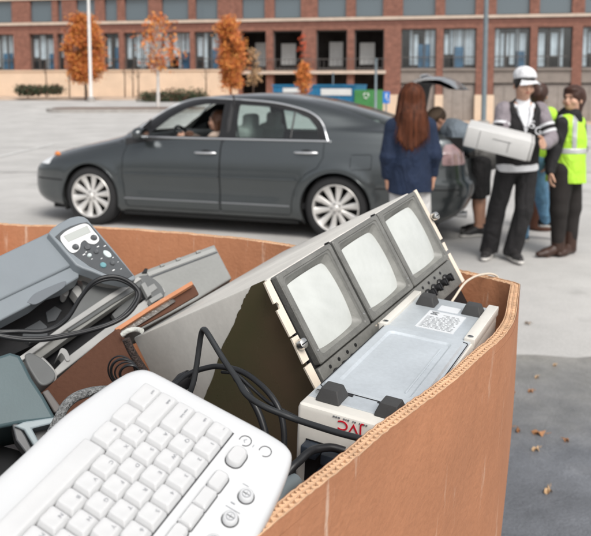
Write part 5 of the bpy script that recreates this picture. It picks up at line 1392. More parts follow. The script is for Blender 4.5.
MB().prism(poly, -.0012, .002, M=Matrix(((0, 0, 1, 0), (1, 0, 0, 0), (0, 1, 0, 0), (0, 0, 0, 1)))).build('side_plate', M_ROLIVE, rack)
def rrect(cx, cz, w, h, r, n=6):
    P = []
    for sx, sz, a0 in ((1, 1, 0), (-1, 1, 90), (-1, -1, 180), (1, -1, 270)):
        for k in range(n):
            a = math.radians(a0+90*k/(n-1)); P.append((cx+sx*(w/2-r)+r*math.cos(a), cz+sz*(h/2-r)+r*math.sin(a)))
    return P
def loftxz(mbx, loops):
    """loops: (list of (x, z), y)"""
    n = len(loops[0][0]); V = [(p[0], y, p[1]) for l, y in loops for p in l]; F = []
    for i in range(len(loops)-1):
        for k in range(n): F.append((i*n+k, i*n+(k+1) % n, (i+1)*n+(k+1) % n, (i+1)*n+k))
    mbx.add(V, F)
for i, cx in enumerate((.0755, .2205, .3625)):
    w_, h_ = .139, .138; cz = -.0715
    bz = MB()
    L_ = [(rrect(cx, cz, w_, h_, .003), .008), (rrect(cx, cz, w_, h_, .003), -.004), (rrect(cx, cz, w_-.003, h_-.003, .003), -.006),
          (rrect(cx, cz, w_-.018, h_-.012, .004), -.006), (rrect(cx, cz, w_-.020, h_-.014, .005), -.0042), (rrect(cx-.001, cz, w_-.026, h_-.019, .007), -.0042)]
    loftxz(bz, L_); bzo = bz.build('bezel', M_BEZEL, rack, 30, fix=False)
    bi = MB(); loftxz(bi, [(rrect(cx-.001, cz, w_-.0262, h_-.0192, .007), -.0042), (rrect(cx-.001, cz, w_-.028, h_-.021, .007), -.002), (rrect(cx-.003, cz-.002, w_-.040, h_-.036, .011), .006)]); bi.build('bezel_inner', M_BEZIN, bzo, 30, fix=False)
    gs = MB(); P = []
    for a in range(25):
        row = []
        for b in range(25):
            u, v = a/12-1, b/12-1
            uu = u*(1-.035*v*v-.045*(v*v)**6*u*u); vv = v*(1-.035*u*u-.045*(u*u)**6*v*v)
            row.append((cx-.003+uu*.0515, .0058-.0075*(1-(u*u+v*v)/2), cz-.002+vv*.053))
        P.append(row)
    gs.grid(np.array(P)); gs.build('screen', M_SCREEN, bzo, 180)
    MB().bb(cx-.056, cx+.054, .006, .0064, cz-.058, cz+.056).build('screen_mask', M_BLK, bzo)
    for sx in (-1, 1): MB().lathe([(0, 0), (.0016, 0), (.0016, .0008), (0, .001)], 8, M=Matrix.Translation((cx+sx*.063, -.006, cz-.05)) @ Matrix.Rotation(PI/2, 4, 'X')).build('screw', M_STEEL, bzo)
for cx in (.148, .2915): MB().bb(cx-.0018, cx+.0018, -.001, .007, -.142, .0).build('divider', mat('black_rubber', (.02,)*3, .7), rack)
# control strip with knobs
MB().bb(.0, .436, -.002, .006, -.192, -.143, r=.0015).build('control_panel', M_BEZEL, rack, 40)
for cx0 in (.03, .175, .322):
    for k in range(4):
        x = cx0+k*.023; kn = MB(); Mk = Matrix.Translation((x, -.002, -.166)) @ Matrix.Rotation(PI/2, 4, 'X')
        kn.lathe([(0, 0), (.0085, 0), (.0085, .003), (.0062, .005), (.0058, .014), (.005, .0155), (0, .0158)], 18, M=Mk)
        kn.bb(x-.0012, x+.0012, -.019, -.012, -.173, -.159); kn.build('knob', M_BLK, rack, 40)
        MB().lathe([(0, 0), (.0028, 0), (.0028, .0008), (0, .001)], 10, M=Matrix.Translation((x-.006, -.002, -.1515)) @ Matrix.Rotation(PI/2, 4, 'X')).build('trim_hole', M_BLK, rack)
for k in range(6): MB().bb(.155+k*.008, .158+k*.008, -.003, -.001, -.150, -.148).build('panel_mark', M_EAR, rack)
# rack ears with notches
def ear(poly, name='rack_ear'):
    return MB().prism(poly, 0, .003, M=Matrix(((1, 0, 0, 0), (0, 0, 1, -.001), (0, 1, 0, 0), (0, 0, 0, 1)))).build(name, M_EAR, rack)
def notch(x, z, s, r=.004):
    return [(x, z+r), (x-s*.004, z+r), (x-s*.006, z+r*.5), (x-s*.006, z-r*.5), (x-s*.004, z-r), (x, z-r)]
ear([(-.004, -.002), (-.016, -.002), (-.018, -.034), (-.012, -.034), (-.010, -.038), (-.012, -.044), (-.019, -.044), (-.019, -.084), (-.005, -.084)])
ear([(-.004, -.088), (-.018, -.087), (-.020, -.125), (-.006, -.125)])
ear([(-.006, -.130), (-.021, -.130), (-.020, -.185), (-.006, -.185)])
ear([(.4375, -.002), (.4475, -.002), (.449, -.05), (.449, -.105), (.4375, -.105)])
ear([(.4375, -.112), (.449, -.112), (.447, -.128), (.4375, -.128)])
ear([(.4375, -.135), (.449, -.135), (.449, -.192), (.4375, -.192)])
for x, z in ((-.012, -.100), (.450, -.062)):
    Mk = Matrix.Translation((x, -.001, z)) @ Matrix.Rotation(PI/2, 4, 'X')
    MB().lathe([(0, 0), (.0045, 0), (.0045, .003), (.0075, .004), (.0080, .009), (.0072, .012), (.004, .0135), (0, .0138)], 20, M=Mk).build('thumb_screw', M_STEEL, rack, 40)
    MB().bb(x-.006, x+.006, -.0152, -.0142, z-.0008, z+.0008).build('screw_slot', M_BLK, rack)
# ================================================================= video deck, upside down
DO = arr(.0017, .8515, 1.1729); DR = arr([.8879, .4588, .0337], [-.4555, .887, -.0755], [-.0645, .0517, .9966])
deck = empty('video_deck', M=mframe(DO, DR)); tag(deck, 'pale video deck lying upside down in front of the screens, feet up, red letters inverted', 'video deck')
M_DWH = mat('deck_cream', (.66, .64, .59), .45, var=.04, vscale=8); add_fine(M_DWH, 90, .03, 7, .05)
M_DPL = mat('deck_plate', (.57, .615, .65), .42, metal=.35, var=.08, vscale=5, rvar=.12); add_fine(M_DPL, 150, .06, 11, .07)
b_ = MB(); b_.bb(0, .138, 0, .437, -.115, -.003, r=.006); b_.build('casing', M_DWH, deck, 40)
b_ = MB(); b_.bb(.004, .134, .022, .433, -.006, -.0018, r=.0012); b_.build('bottom_plate', M_DPL, deck, 40)
def slabz(mbx, loops):
    n = len(loops[0][0]); V = [(p[0], p[1], z) for l, z in loops for p in l]; F = []
    for i in range(len(loops)-1):
        for k in range(n): F.append((i*n+k, i*n+(k+1) % n, (i+1)*n+(k+1) % n, (i+1)*n+k))
    F.append(tuple(range((len(loops)-1)*n, len(loops)*n))); mbx.add(V, F)
b_ = MB(); slabz(b_, [(rrect(.068, .163, .121, .224, .006), -.0019), (rrect(.068, .163, .1165, .2195, .006), .0014), (rrect(.068, .163, .094, .186, .008), .0014), (rrect(.068, .163, .087, .179, .008), -.0012)])
b_.build('pressed_panel', M_DPL, deck, 25, fix=False)
MB().bb(.1035, .1055, .085, .236, -.0015, .0006, r=.0006).build('pressed_rib', M_DPL, deck)
b_ = MB()
for p in (rrect(.069, .163, .1275, .2255, .006),): 
    b_.tube([(x, y, -.0015) for x, y in p]+[(p[0][0], p[0][1], -.0015)], .0007, 5)
b_.build('plate_gap', M_BLK, deck)
b_ = MB(); b_.bb(-.002, .0105, .272, .438, -.01, .0028, r=.0012); b_.build('side_rail', M_DWH, deck, 40)
b_ = MB(); b_.bb(.1235, .1395, .283, .438, -.012, .0028, r=.0012); b_.build('side_rail', M_DWH, deck, 40)
for x, y in ((.005, .282), (.131, .292), (.0125, .035), (.127, .03)):
    MB().lathe([(.003, -.002), (.0045, -.001), (.0045, .0033), (.003, .0038), (0, .0036)], 16, M=Matrix.Translation((x, y, 0 if y > .2 else -.0025))).build('screw', M_STEEL, deck, 40)
    MB().bb(x-.003, x+.003, y-.0006, y+.0006, .0037 if y > .2 else .0012, .0041 if y > .2 else .0016).build('screw_slot', M_BLK, deck)
M_FOOT = mat('grey_rubber_foot', (.045, .045, .045), .6, bump=.1)
for x, y in ((.0315, .031), (.105, .033), (.033, .400), (.108, .398)):
    b_ = MB(); slabz(b_, [(rrect(x, y, .031, .030, .002), -.002), (rrect(x, y, .030, .029, .002), .001), (rrect(x, y, .021, .021, .002), .0125), (rrect(x, y, .018, .018, .003), .0132)]); b_.build('foot', M_FOOT, deck, 25, fix=False)
M_LABEL = mat('paper_label', (.62, .64, .66), .6)
M_INK = mat('label_ink', (.16, .17, .18), .7)
b_ = MB(); b_.bb(.046, .104, .296, .372, -.0018, -.0011); lb = b_.build('label', M_LABEL, deck)
b_ = MB()
for k in range(13):
    y = .302+k*.0048
    x = .050
    while x < .098:
        w_ = r_.uniform(.003, .011)
        if not (k > 9 and x < .068): b_.bb(x, min(x+w_, .1), y, y+.0012, -.0011, -.0008)
        x += w_+r_.uniform(.0012, .003)
b_.tube([(.052, .366, -.0006), (.063, .366, -.0006), (.052, .356, -.0006), (.063, .356, -.0006), (.052, .366, -.0006)], .0006, 4)
b_.build('fine_print', M_INK, lb)
b_ = MB(); b_.bb(.056, .088, .379, .403, -.0018, -.0011); b_.build('label', M_LABEL, deck)
for x, y in ((.047, .046), (.088, .048)):
    MB().bb(x-.005, x+.005, y-.002, y+.002, -.0018, -.0008).build('slot', M_BLK, deck)
# end face: opening, connectors, lettering
b_ = MB(); b_.bb(.014, .130, -.0012, .004, -.098, -.044); b_.build('port_recess', M_BLK, deck)
for x, z in ((.024, -.052), (.05, -.055), (.078, -.052), (.1, -.058), (.045, -.078), (.08, -.08), (.112, -.05)):
    b_ = MB(); b_.bb(x-.010, x+.010, -.016, .0, z-.007, z+.007, r=.002); b_.build('connector', mat('blue_black_plastic', (.03, .04, .055), .4, var=.3, vscale=40), deck, 40)
M_RED = mat('red_print', (.62, .012, .03), .5)
me = text_mesh('JVC', .0165, .0003); o = link('lettering', me, M_RED, deck)
for v in me.vertices: x, z, dz = v.co.x*1.22, v.co.y, v.co.z; v.co = (.0685-x*1.0, -.0007-dz, -.0142-z)
o = me
b_ = MB(); x = .047
while x < .090:
    w_ = r_.choice((.0012, .0018, .0022)); b_.bb(x, x+w_, -.0008, .0001, -.0072, -.0058); x += w_+.0011+(.003 if r_.random() < .18 else 0)
b_.build('small_print', M_INK, deck)
# ================================================================= keyboard
KO = arr(-.1287, .6629, 1.2691); KR = arr([-.464, .8743, .1424], [-.8354, -.3785, -.3986], [-.2946, -.3039, .906]); U = .01905
kb = empty('keyboard', M=mframe(KO, KR)); tag(kb, 'white computer keyboard lying across the near end of the open box', 'keyboard')
M_KBW = mat('keyboard_white', (.58, .59, .60), .38, var=.015, vscale=12); M_KEY = mat('key_white', (.54, .545, .55), .42, var=.02, vscale=40, bump=.03, bscale=900)
M_KGAP = mat('key_gap', (.05, .05, .053), .8); M_LEG = mat('key_legend', (.28, .29, .31), .6)
ol = spline([(-1.18, 5.6, 0), (-1.12, 6.5, 0), (-.98, 7.0, 0), (-.7, 7.3, 0), (-.2, 7.47, 0), (.6, 7.64, 0), (1.5, 7.78, 0), (2.8, 7.93, 0), (6, 8.2, 0), (11, 8.3, 0), (16, 8.2, 0), (19, 8.03, 0), (21, 7.8, 0), (22.2, 7.5, 0), (22.7, 7.0, 0), (22.75, 5.5, 0),
             (22.7, 2.2, 0), (22.6, 0, 0), (22.5, -1.2, 0), (21.9, -1.65, 0), (20, -2.2, 0), (16, -2.5, 0), (11, -2.62, 0), (6.1, -2.64, 0), (4.7, -2.68, 0), (3.4, -2.68, 0), (2.3, -2.56, 0), (.85, -2.33, 0), (.0, -2.14, 0), (-.45, -1.98, 0), (-.85, -1.68, 0), (-1.08, -1.25, 0), (-1.16, -.3, 0), (-1.16, 2.2, 0), (-1.18, 5.6, 0)], 5)[:-1]
ol = np.array([(p[0], p[1]) for p in ol])
def inset(P, d):
    t = np.roll(P, -1, 0)-np.roll(P, 1, 0); t /= np.linalg.norm(t, axis=1)[:, None]; n = np.stack([t[:, 1], -t[:, 0]], 1)
    if ((P.mean(0)-P)*n).sum() < 0: n = -n
    return P+n*d
loops = [(inset(ol, .45), -.030), (inset(ol, .06), -.027), (ol, -.020), (inset(ol, .03), -.0135), (inset(ol, .14), -.0100), (inset(ol, .34), -.0082), (inset(ol, .6), -.0074)]
b_ = MB(); n = len(ol); V = []
for k, (P, z) in enumerate(loops):
    for x, y in P:
        drop = -.004*smooth(-.8, -2.4, y) if k >= 2 else 0
        V.append((x*U, y*U, z+float(drop)))
F = []
for i in range(len(loops)-1):
    for k in range(n): F.append((i*n+k, i*n+(k+1) % n, (i+1)*n+(k+1) % n, (i+1)*n+k))
F.append(tuple(range((len(loops)-1)*n, len(loops)*n))); F.append(tuple(range(n-1, -1, -1)))
b_.add(V, F); b_.build('case', M_KBW, kb, 35)
b_ = MB()
for x0, x1, y0, y1 in ((-.03, 15.03, -.5, 4.53), (15.47, 18.53, 1.5+2, 4.53), (15.47, 18.53, -.5, .53), (18.9, 22.05, -.5, 4.53)): b_.bb(x0*U, x1*U, y0*U, y1*U, -.0073, -.0068)
b_.bb(4.03*U, 10.32*U, -.68*U, -.45*U, -.0073, -.0068)
b_.build('key_bed', M_KGAP, kb)
kcache = {}
def key(x0, y0, w, h=1.0, leg=None, lsize=.0048):
    k = (round(w, 3), round(h, 3))
    if k not in kcache:
        g = .50*mm; W2, H2 = w*U/2-g, h*U/2-g; tx, tyf, tyb = .0022, .0008, .0022
        def rr(wl, wr, hf, hb, r, z):
            P = []
            for cx, cy, a0 in ((wr-r, hb-r, 0), (-wl+r, hb-r, 90), (-wl+r, -hf+r, 180), (wr-r, -hf+r, 270)):
                for q in range(4):
                    a = math.radians(a0+q*30); P.append((cx+r*math.cos(a), cy+r*math.sin(a), z))
            return P
        tl = [rr(W2, W2, H2, H2, .0008, -.0082), rr(W2, W2, H2, H2, .0009, -.0048), rr(W2-.0003, W2-.0003, H2-.0003, H2-.0003, .0012, -.0042), rr(W2-tx+.0006, W2-tx+.0006, H2-tyf+.0005, H2-tyb+.0006, .0022, -.0009),
              rr(W2-tx, W2-tx, H2-tyf, H2-tyb, .0022, -.0003), rr(W2-tx-.0007, W2-tx-.0007, H2-tyf-.0007, H2-tyb-.0007, .002, -.00005), rr((W2-tx)*.55, (W2-tx)*.55, (H2-tyf)*.5, (H2-tyb)*.5, .0015, -.0006)]
        V = [p for l in tl for p in l]; F = []
        for i in range(6):
            for q in range(16): F.append((i*16+q, i*16+(q+1) % 16, (i+1)*16+(q+1) % 16, (i+1)*16+q))
        F.append(tuple(range(96, 112))); me = mesh_from(V, F, 'key'); me.materials.append(M_KEY); shade(me, 50); kcache[k] = me
    o = bpy.data.objects.new('key', kcache[k]); COL.objects.link(o); o.parent = kb; o.location = ((x0+w/2)*U, (y0+h/2-.5)*U, 0)
    if leg:
        lm = ('L', leg, lsize)
        if lm not in kcache: kcache[lm] = text_mesh(leg, lsize, .00006); kcache[lm].materials.append(M_LEG)
        l = bpy.data.objects.new('legend', kcache[lm]); COL.objects.link(l); l.parent = o
        wd = len(leg)*lsize*.28
        l.location = (-w*U/2+.0042+wd, h*U/2-.0066, .00012)
R_ = lambda y, x, keys: [key(x+i, y, 1, 1, c) for i, c in enumerate(keys)]
key(0, 0, 1.5, 1.05, 'ctrl', .0034); key(1.5, 0, 1.25, 1.05, None); key(2.75, 0, 1.28, 1.05, 'alt', .0034); key(4.05, -.13, 6.25, 1.12)
key(10.35, 0, 1.15, 1.05, 'alt', .0034); key(11.5, 0, 1.15, 1.05); key(12.65, 0, 1.05, 1.05); key(13.7, 0, 1.3, 1.05, 'ctrl', .0034)
key(0, 1, 2.25, 1, 'shift', .0034); R_(1, 2.25, list('ZXCVBNM,./')); key(12.25, 1, 2.75, 1, 'shift', .0034)
key(0, 2, 1.75, 1, 'caps lock', .0030); R_(2, 1.75, list("ASDFGHJKL;'")); key(12.75, 2, 2.25, 1, 'enter', .0034)
key(0, 3, 1.5, 1, 'tab', .0034); R_(3, 1.5, list('QWERTYUIOP[]')); key(13.5, 3, 1.5, 1, '\\')
key(0, 4, 1.0, 1, '~', .005); R_(4, 1.0, list('1234567890-=')); key(13, 4, 2.0, 1, 'backspace', .0030)
for y in (3, 4):
    for x in (15.5, 16.5, 17.5): key(x, y, 1)
for x in (15.5, 16.5, 17.5): key(x, 0, 1)
key(16.5, 1, 1)
for y, row in ((4, ('num', '/', '*', '-')), (3, '789'), (2, '456'), (1, '123')):
    for i, c in enumerate(row): key(18.95+i*.77, y, .77, 1, c, .0034 if len(c) > 1 else .0048)
def button(cx, cy, w, h, r, z=.0015, name='button', leg=None, m=None, ring=True):
    b_ = MB(); cx *= U; cy *= U; w *= U; h *= U; r *= U
    slabz(b_, [(rrect(cx, cy, w, h, r), -.0078), (rrect(cx, cy, w-.0004, h-.0004, r), -.0045+z), (rrect(cx, cy, w-.003, h-.003, max(r-.0012, .001)), -.0032+z), (rrect(cx, cy, w-.007, h-.006, max(r-.003, .0008)), -.0034+z)])
    o = b_.build(name, m or M_KEY, kb, 45, fix=False)
    if ring:
        P = rrect(cx, cy, w+.0008, h+.0008, r+.0004)
        MB().tube([(x, y, -.0071) for x, y in P]+[(P[0][0], P[0][1], -.0071)], .0005, 5).build('button_gap', M_KGAP, o)
    return o
button(1.06, 5.33, 1.02, .78, .33, name='escape_key')
for gx in (2.1, 6.5, 10.9):
    for k in range(4): button(gx+.5+k*1.0, 5.33, .98, .66, .2 if k in (0, 3) else .06, name='function_key')
for x in (2.48, 3.75, 5.0, 6.3, 11.5, 12.8): 
    bo = button(x, 6.70, .66, .66, .329, z=.0002, name='media_button', m=M_KBW)
    b_ = MB(); P = rrect(x*U, 6.70*U, .36*U, .36*U, .179*U); b_.tube([(a, c, -.0028) for a, c in P], .00035, 4); b_.tube([((x-.1)*U, 6.70*U, -.0028), ((x+.1)*U, 6.70*U, -.0028)], .00035, 4); b_.build('button_icon', M_LEG, bo)
for x, y in ((.02, 5.17), (.0, 6.22)):
    b_ = MB(); P = rrect(x*U, y*U, .56*U, .56*U, .27*U); b_.tube([(a, c, -.0073) for a, c in P[:20]], .00045, 5); b_.build('indicator_ring', M_KGAP, kb)
b_ = MB(); b_.tube([(-.08*U, 5.2*U, -.0071), (.02*U, 5.1*U, -.0071), (.12*U, 5.2*U, -.0071)], .0004, 4); b_.tube([(.0, 5.62*U, -.0071), (.12*U, 5.62*U, -.0071)], .0004, 4)
b_.tube([(2.0*U, 6.25*U, -.0071), (2.0*U, 6.55*U, -.0071)], .0003, 4); b_.tube([(3.3*U, 6.2*U, -.0071), (3.3*U, 6.9*U, -.0071)], .0003, 4); b_.tube([(3.05*U, 6.3*U, -.0071), (3.05*U, 6.5*U, -.0071)], .0006, 4)
b_.build('panel_mark', M_LEG, kb)
# ================================================================= office printer at the back left
PN = arr(.45, -.45, .771); PN /= np.linalg.norm(PN); PO = at(48.5, 231.5, 1.36)
qx = PO-onplane(18, 246.2, PO, PN); qx /= np.linalg.norm(qx); PR = np.stack([qx, np.cross(PN, qx), PN], 1)
prn = empty('office_printer', M=mframe(PO, PR)); tag(prn, 'grey office printer with a small display and keypad, leaning at the back of the box', 'printer')
def loc(px, py, h=0., O=PO, R=PR): return R.T@(onplane(px, py, O, R[:, 2], h)-O)
def slab(name, pts, h, th, m, parent=prn, O=PO, R=PR, ext=None, bev=.0015, smooth_=0):
    P = [loc(x, y, h, O, R) for x, y in pts]
    if smooth_: P = spline(P+[P[0]], smooth_)[:-1]
    P = [(p[0], p[1]) for p in P]
    o = MB().prism(P, h-th, h).build(name, m, parent)
    if bev:
        b = o.modifiers.new('b', 'BEVEL'); b.width = bev; b.segments = 3; b.limit_method = 'ANGLE'; b.angle_limit = math.radians(50); shade(o.data, 35)
    return o
M_PG = mat('printer_grey', (.205, .23, .25), .45, var=.04, vscale=10, bump=.06, bscale=500); M_PGL = mat('printer_light_grey', (.38, .38, .37), .45, var=.05, vscale=14)
M_PGM = mat('printer_mid_grey', (.12, .125, .125), .5, var=.08, vscale=16); M_PGD = mat('printer_dark_grey', (.075, .08, .085), .45, var=.1, vscale=20)
M_LATCH = mat('latch_grey', (.26, .265, .26), .45)
M_LCD = mat('lcd', (.42, .44, .42), .25, coat=.3); M_LCDW = mat('console_silver', (.68, .69, .69), .4)
slab('top_cover', [(-140, 321), (49.2, 231.6), (74.8, 263.7), (-120, 357)], 0, .03, M_PG, bev=.004)
slab('front_skirt', [(-120, 356), (75, 264.5), (79.5, 272), (79, 277), (64, 286), (58, 288), (50, 290), (42, 296), (33, 303), (18, 311), (-110, 378)], -.004, .03, M_PG, bev=.003)
slab('skirt_recess', [(27, 302), (34, 294), (44, 289), (58, 283), (66, 281), (64, 287), (50, 296), (36, 304)], -.0028, .004, mat('printer_shade_grey', (.14, .155, .17), .5), bev=.001, smooth_=4)
slab('console', [(48.5, 232.5), (52, 228), (60, 222.5), (70, 217.3), (78, 215.5), (84, 216.3), (88, 219), (92, 224), (100, 233), (112, 247), (125, 263), (135, 275.5), (136, 279), (131, 280.5), (122, 280), (104, 276), (92, 271), (83, 268), (76, 264.5)], .014, .022, M_PG, bev=.003)
slab('keypad', [(55.3, 236.5), (62, 230.5), (70, 226.2), (80, 223), (87, 221.8), (91, 225), (104, 241), (118, 257), (133, 275), (128, 278), (118, 277), (106, 273.5), (90, 266), (75, 255)], .0155, .002, M_PGD, bev=.0006)
kp = slab('display_surround', [(60.5, 236), (66, 231), (76, 226), (84, 223.5), (89, 225), (94, 231), (98.5, 236.5), (99, 240.5), (95, 243.8), (89, 243), (85, 240), (81, 243), (80, 248), (76, 252), (71, 252), (65, 246), (61, 240)], .0175, .002, M_LCDW, bev=.0006, smooth_=4)
slab('display', [(64.2, 236.2), (86.8, 226.2), (90.2, 232), (68.6, 241.6)], .0180, .001, M_LCD, bev=.0003)
slab('display_frame', [(63.2, 236), (87.2, 225.3), (91.2, 232.3), (68.2, 242.3)], .0177, .0008, M_PGL, bev=.0003)
def pbtn(px, py, rx, ry, m, h=.0190, name='keypad_button'):
    c = loc(px, py, .017); b_ = MB(); s_ = PO+0; d_ = 1.33/FOC
    b_.lathe([(1, 0), (1, .7), (.8, 1), (.5, .85), (0, .8)], 20, M=Matrix.Translation((c[0], c[1], .0156)) @ Matrix.Diagonal((rx*d_, ry*d_, h-.0156, 1))); return b_.build(name, m, prn, 40)
M_BT = mat('button_dark', (.09, .095, .10), .35); M_BTL = mat('button_light', (.55, .62, .62), .35); M_BTT = mat('button_teal', (.14, .30, .33), .35)
for a in ((75.3, 247.6, 3.6, 3.4, M_BT, .022), (93.5, 238.3, 3.6, 3.4, M_BT, .022), (87.5, 247.2, 3.4, 3.2, M_BT), (96.2, 251.7, 2.6, 2.4, M_BT), (89.5, 255.3, 2.4, 2.2, M_BTL), (107.3, 254, 3.4, 5.2, M_BTL), (103.2, 265, 3.3, 3.3, M_BTT), (112.5, 263, 2.6, 2.6, M_BT)): pbtn(*a)
b_ = MB()
for px, py, w_ in ((84, 254.5, 2.2), (86, 252, 1.5), (98, 246.6, 2), (104.8, 246, 2), (101.5, 258.5, 1.5), (113.5, 270.2, 2.2), (118, 262, 1), (92, 259, 1.2), (74, 243.5, 1.2), (88, 237.8, 1.2), (82, 240, 2.4), (121, 269, 1.2), (113, 257.5, 1.4)):
    c = loc(px, py, .0157); k = w_*1.33/FOC; b_.box((c[0], c[1], .0158), (k*1.5, k*.55, .0004))
b_.build('keypad_print', M_LCDW, prn)
slab('scanner_bed', [(79, 271), (86, 274), (98, 277.5), (112, 281), (126, 282), (140, 278), (148, 274), (152, 280), (112, 304), (88, 320), (70, 331), (58, 326), (74, 310), (84, 296), (83, 284)], -.034, .02, M_PGM, bev=.002)
slab('bed_edge', [(78, 269.5), (86, 271), (98, 275.5), (112, 279.5), (124, 280.5), (124, 283), (110, 282.5), (96, 279), (84, 274.5), (79, 272.5)], -.018, .02, M_PGL, bev=.001, smooth_=3)
slab('cavity', [(-120, 376), (18, 309), (50, 292), (80, 274), (87, 290), (74, 312), (60, 328), (40, 342), (18, 352), (-120, 420)], -.075, .06, M_BLK, bev=0)
slab('paper_rail', [(-90, 432), (18, 357.5), (30, 349), (62, 326), (108, 295), (138, 276.5), (142, 278.5), (112, 299), (66, 329.5), (34, 352.5), (18, 363), (-90, 436)], -.030, .028, M_PGL, bev=.0015)
slab('rail_face', [(18, 363.5), (34, 353), (66, 330), (112, 299.5), (142, 279), (144, 285), (114, 306), (68, 338), (38, 360), (22, 372)], -.038, .02, mat('printer_warm_grey', (.25, .25, .235), .5, var=.1, vscale=30), bev=.001)
slab('paper_tray', [(10, 372), (38, 358), (114, 302), (146, 281), (164, 291), (108, 331), (57, 372), (40, 384), (18, 382)], -.075, .02, M_BLK, bev=0)
slab('front_rail', [(42, 386), (56, 376.5), (108, 336), (150, 306), (166, 291.5), (163, 286.5), (149, 296.5), (106, 327.5), (64, 359.5), (56, 368), (48, 376)], -.045, .03, M_PGL, bev=.002)
slab('tray_guide', [(57, 358), (61, 348.5), (66, 349.5), (69, 354.5), (70, 360), (66.5, 360.5), (64, 355.5), (61, 353)], -.042, .02, M_PGL, bev=.001, smooth_=3)
slab('tray_guide', [(118, 322), (124, 313), (129, 309), (134, 312), (136, 303), (146, 297), (140, 291), (128, 299), (120, 306), (112, 314)], -.058, .01, M_PGM, bev=.001)
slab('end_cap', [(138, 276.5), (144, 274.8), (152, 277), (160, 283.5), (164.5, 291), (164, 297), (159, 300), (153, 297.5), (147, 289)], -.032, .04, M_PGM, bev=.003, smooth_=4)
slab('end_cap', [(25, 354), (31, 352.5), (41, 357.5), (50, 365.5), (55.5, 373), (54.5, 379.5), (47, 384.5), (40, 383.5), (33, 374), (27, 363)], -.026, .045, M_PGM, bev=.004, smooth_=4)
slab('cap_rim', [(24, 353), (31, 350.8), (42, 355.5), (51.5, 364.5), (57, 373), (56, 380), (48, 386.5), (40, 386.5), (32, 377), (25, 364)], -.040, .03, M_PGL, bev=.003, smooth_=4)
slab('latch', [(147, 287), (154, 283), (158, 288), (151, 293)], -.030, .012, M_LATCH); slab('latch', [(141, 284), (145, 281.5), (152, 294), (148, 297)], -.029, .01, M_LATCH)
slab('latch', [(149, 299), (161, 292), (163.5, 296), (152, 303)], -.030, .012, M_LATCH)
slab('bracket', [(72, 290), (76, 285.5), (80, 287), (85, 296), (88, 302), (84, 305), (80, 300)], -.045, .02, M_PGL, bev=.001, smooth_=3)
slab('roller', [(63, 290), (66.5, 287.5), (69, 290), (68.5, 294), (65.5, 296), (63, 293.5)], -.050, .02, M_PGL, bev=.002, smooth_=3)
slab('circuit_cover', [(24, 329), (40, 320), (47, 326), (48, 336), (30, 343), (22, 338)], -.066, .01, M_PGD, bev=.001)
slab('circuit_cover', [(46, 312), (55, 306), (62, 310), (56, 320), (48, 322)], -.070, .006, M_PGD, bev=.001)
# ================================================================= grey scanner behind it, inner carton, teal shell, hose
SN = arr(.38, -.52, .765); SN /= np.linalg.norm(SN); SO = at(180, 285, 1.50); sx_ = onplane(214.5, 244.3, SO, SN)-onplane(146, 269.6, SO, SN); sx_ /= np.linalg.norm(sx_); SR = np.stack([sx_, np.cross(SN, sx_), SN], 1)
scn = empty('flatbed_scanner', M=mframe(SO, SR)); tag(scn, 'flat grey scanner leaning against the far box wall, beyond the printer', 'scanner')
M_SG = mat('scanner_grey', (.25, .255, .245), .5, var=.05, vscale=12); add_fine(M_SG, 140, .05, 9, .06)
slab('body', [(120, 282), (146, 269.6), (214.5, 244.3), (232, 278), (196, 300), (140, 330), (118, 320)], 0, .05, M_SG, scn, SO, SR, bev=.003)
slab('lid_edge', [(147, 272.5), (214, 247.6), (216, 251), (149, 276)], .0015, .002, mat('scanner_light', (.32, .325, .315), .5), scn, SO, SR, bev=.0006)
slab('lid_seam', [(138, 281), (217, 251.6), (217.6, 252.6), (139, 282.4)], .001, .0015, M_PGD, scn, SO, SR, bev=0)
slab('hinge', [(142, 272.5), (145, 268), (148, 268.5), (147, 272.5)], .004, .01, M_BLK, scn, SO, SR, bev=.001)
for q in ((160, 264.5), (176, 258.5), (196, 251)): slab('clip', [(q[0], q[1]), (q[0]+4, q[1]-1.5), (q[0]+5, q[1]+.6), (q[0]+1, q[1]+2.2)], .004, .006, M_SG, scn, SO, SR, bev=.0005)
CN = arr(-.25, -.80, .55); CN /= np.linalg.norm(CN); CO = at(115.4, 330, 1.17); cx_ = np.cross([0, 0, 1], CN); cx_ = -cx_/np.linalg.norm(cx_)*-1; CR = np.stack([cx_, np.cross(CN, cx_), CN], 1)
crt = empty('inner_carton', M=mframe(CO, CR)); tag(crt, 'small open brown carton wedged between the printer and the screens', 'carton')
slab('front_panel', [(115.4, 329.5), (119, 334), (134.5, 364), (152, 398), (120, 440), (40, 450), (10, 420), (60, 376), (100, 341)], 0, .006, M_CARD_SHADE, crt, CO, CR, bev=.001)
# upper flap running away beside the screens
FN = arr(.35, -.62, .70); FN /= np.linalg.norm(FN); fo = CO+0; fx = onplane(192, 282.5, fo, FN)-fo; fx /= np.linalg.norm(fx); FR = np.stack([fx, np.cross(FN, fx), FN], 1)
RC = CR.T@FR; MF = Matrix(RC.tolist()).to_4x4()
def flap(name, pts, h, th, m, bev=.0008):
    P = [loc(x, y, h, fo, FR) for x, y in pts]; o = MB().prism([(p[0], p[1]) for p in P], h-th, h, M=MF).build(name, m, crt)
    if bev: b = o.modifiers.new('b', 'BEVEL'); b.width = bev; b.segments = 2; b.limit_method = 'ANGLE'; b.angle_limit = math.radians(50)
    return o
flap('flap', [(115.4, 329.5), (150, 308), (192, 282.3), (195.5, 287), (199, 294), (170, 311), (119.5, 338)], -.020, .006, M_CARD_SHADE)
flap('flap_edge', [(114.8, 328.3), (150, 305.5), (191.6, 280.8), (193.5, 284), (151, 309.5), (117.5, 331.5)], -.006, .012, M_CARD)
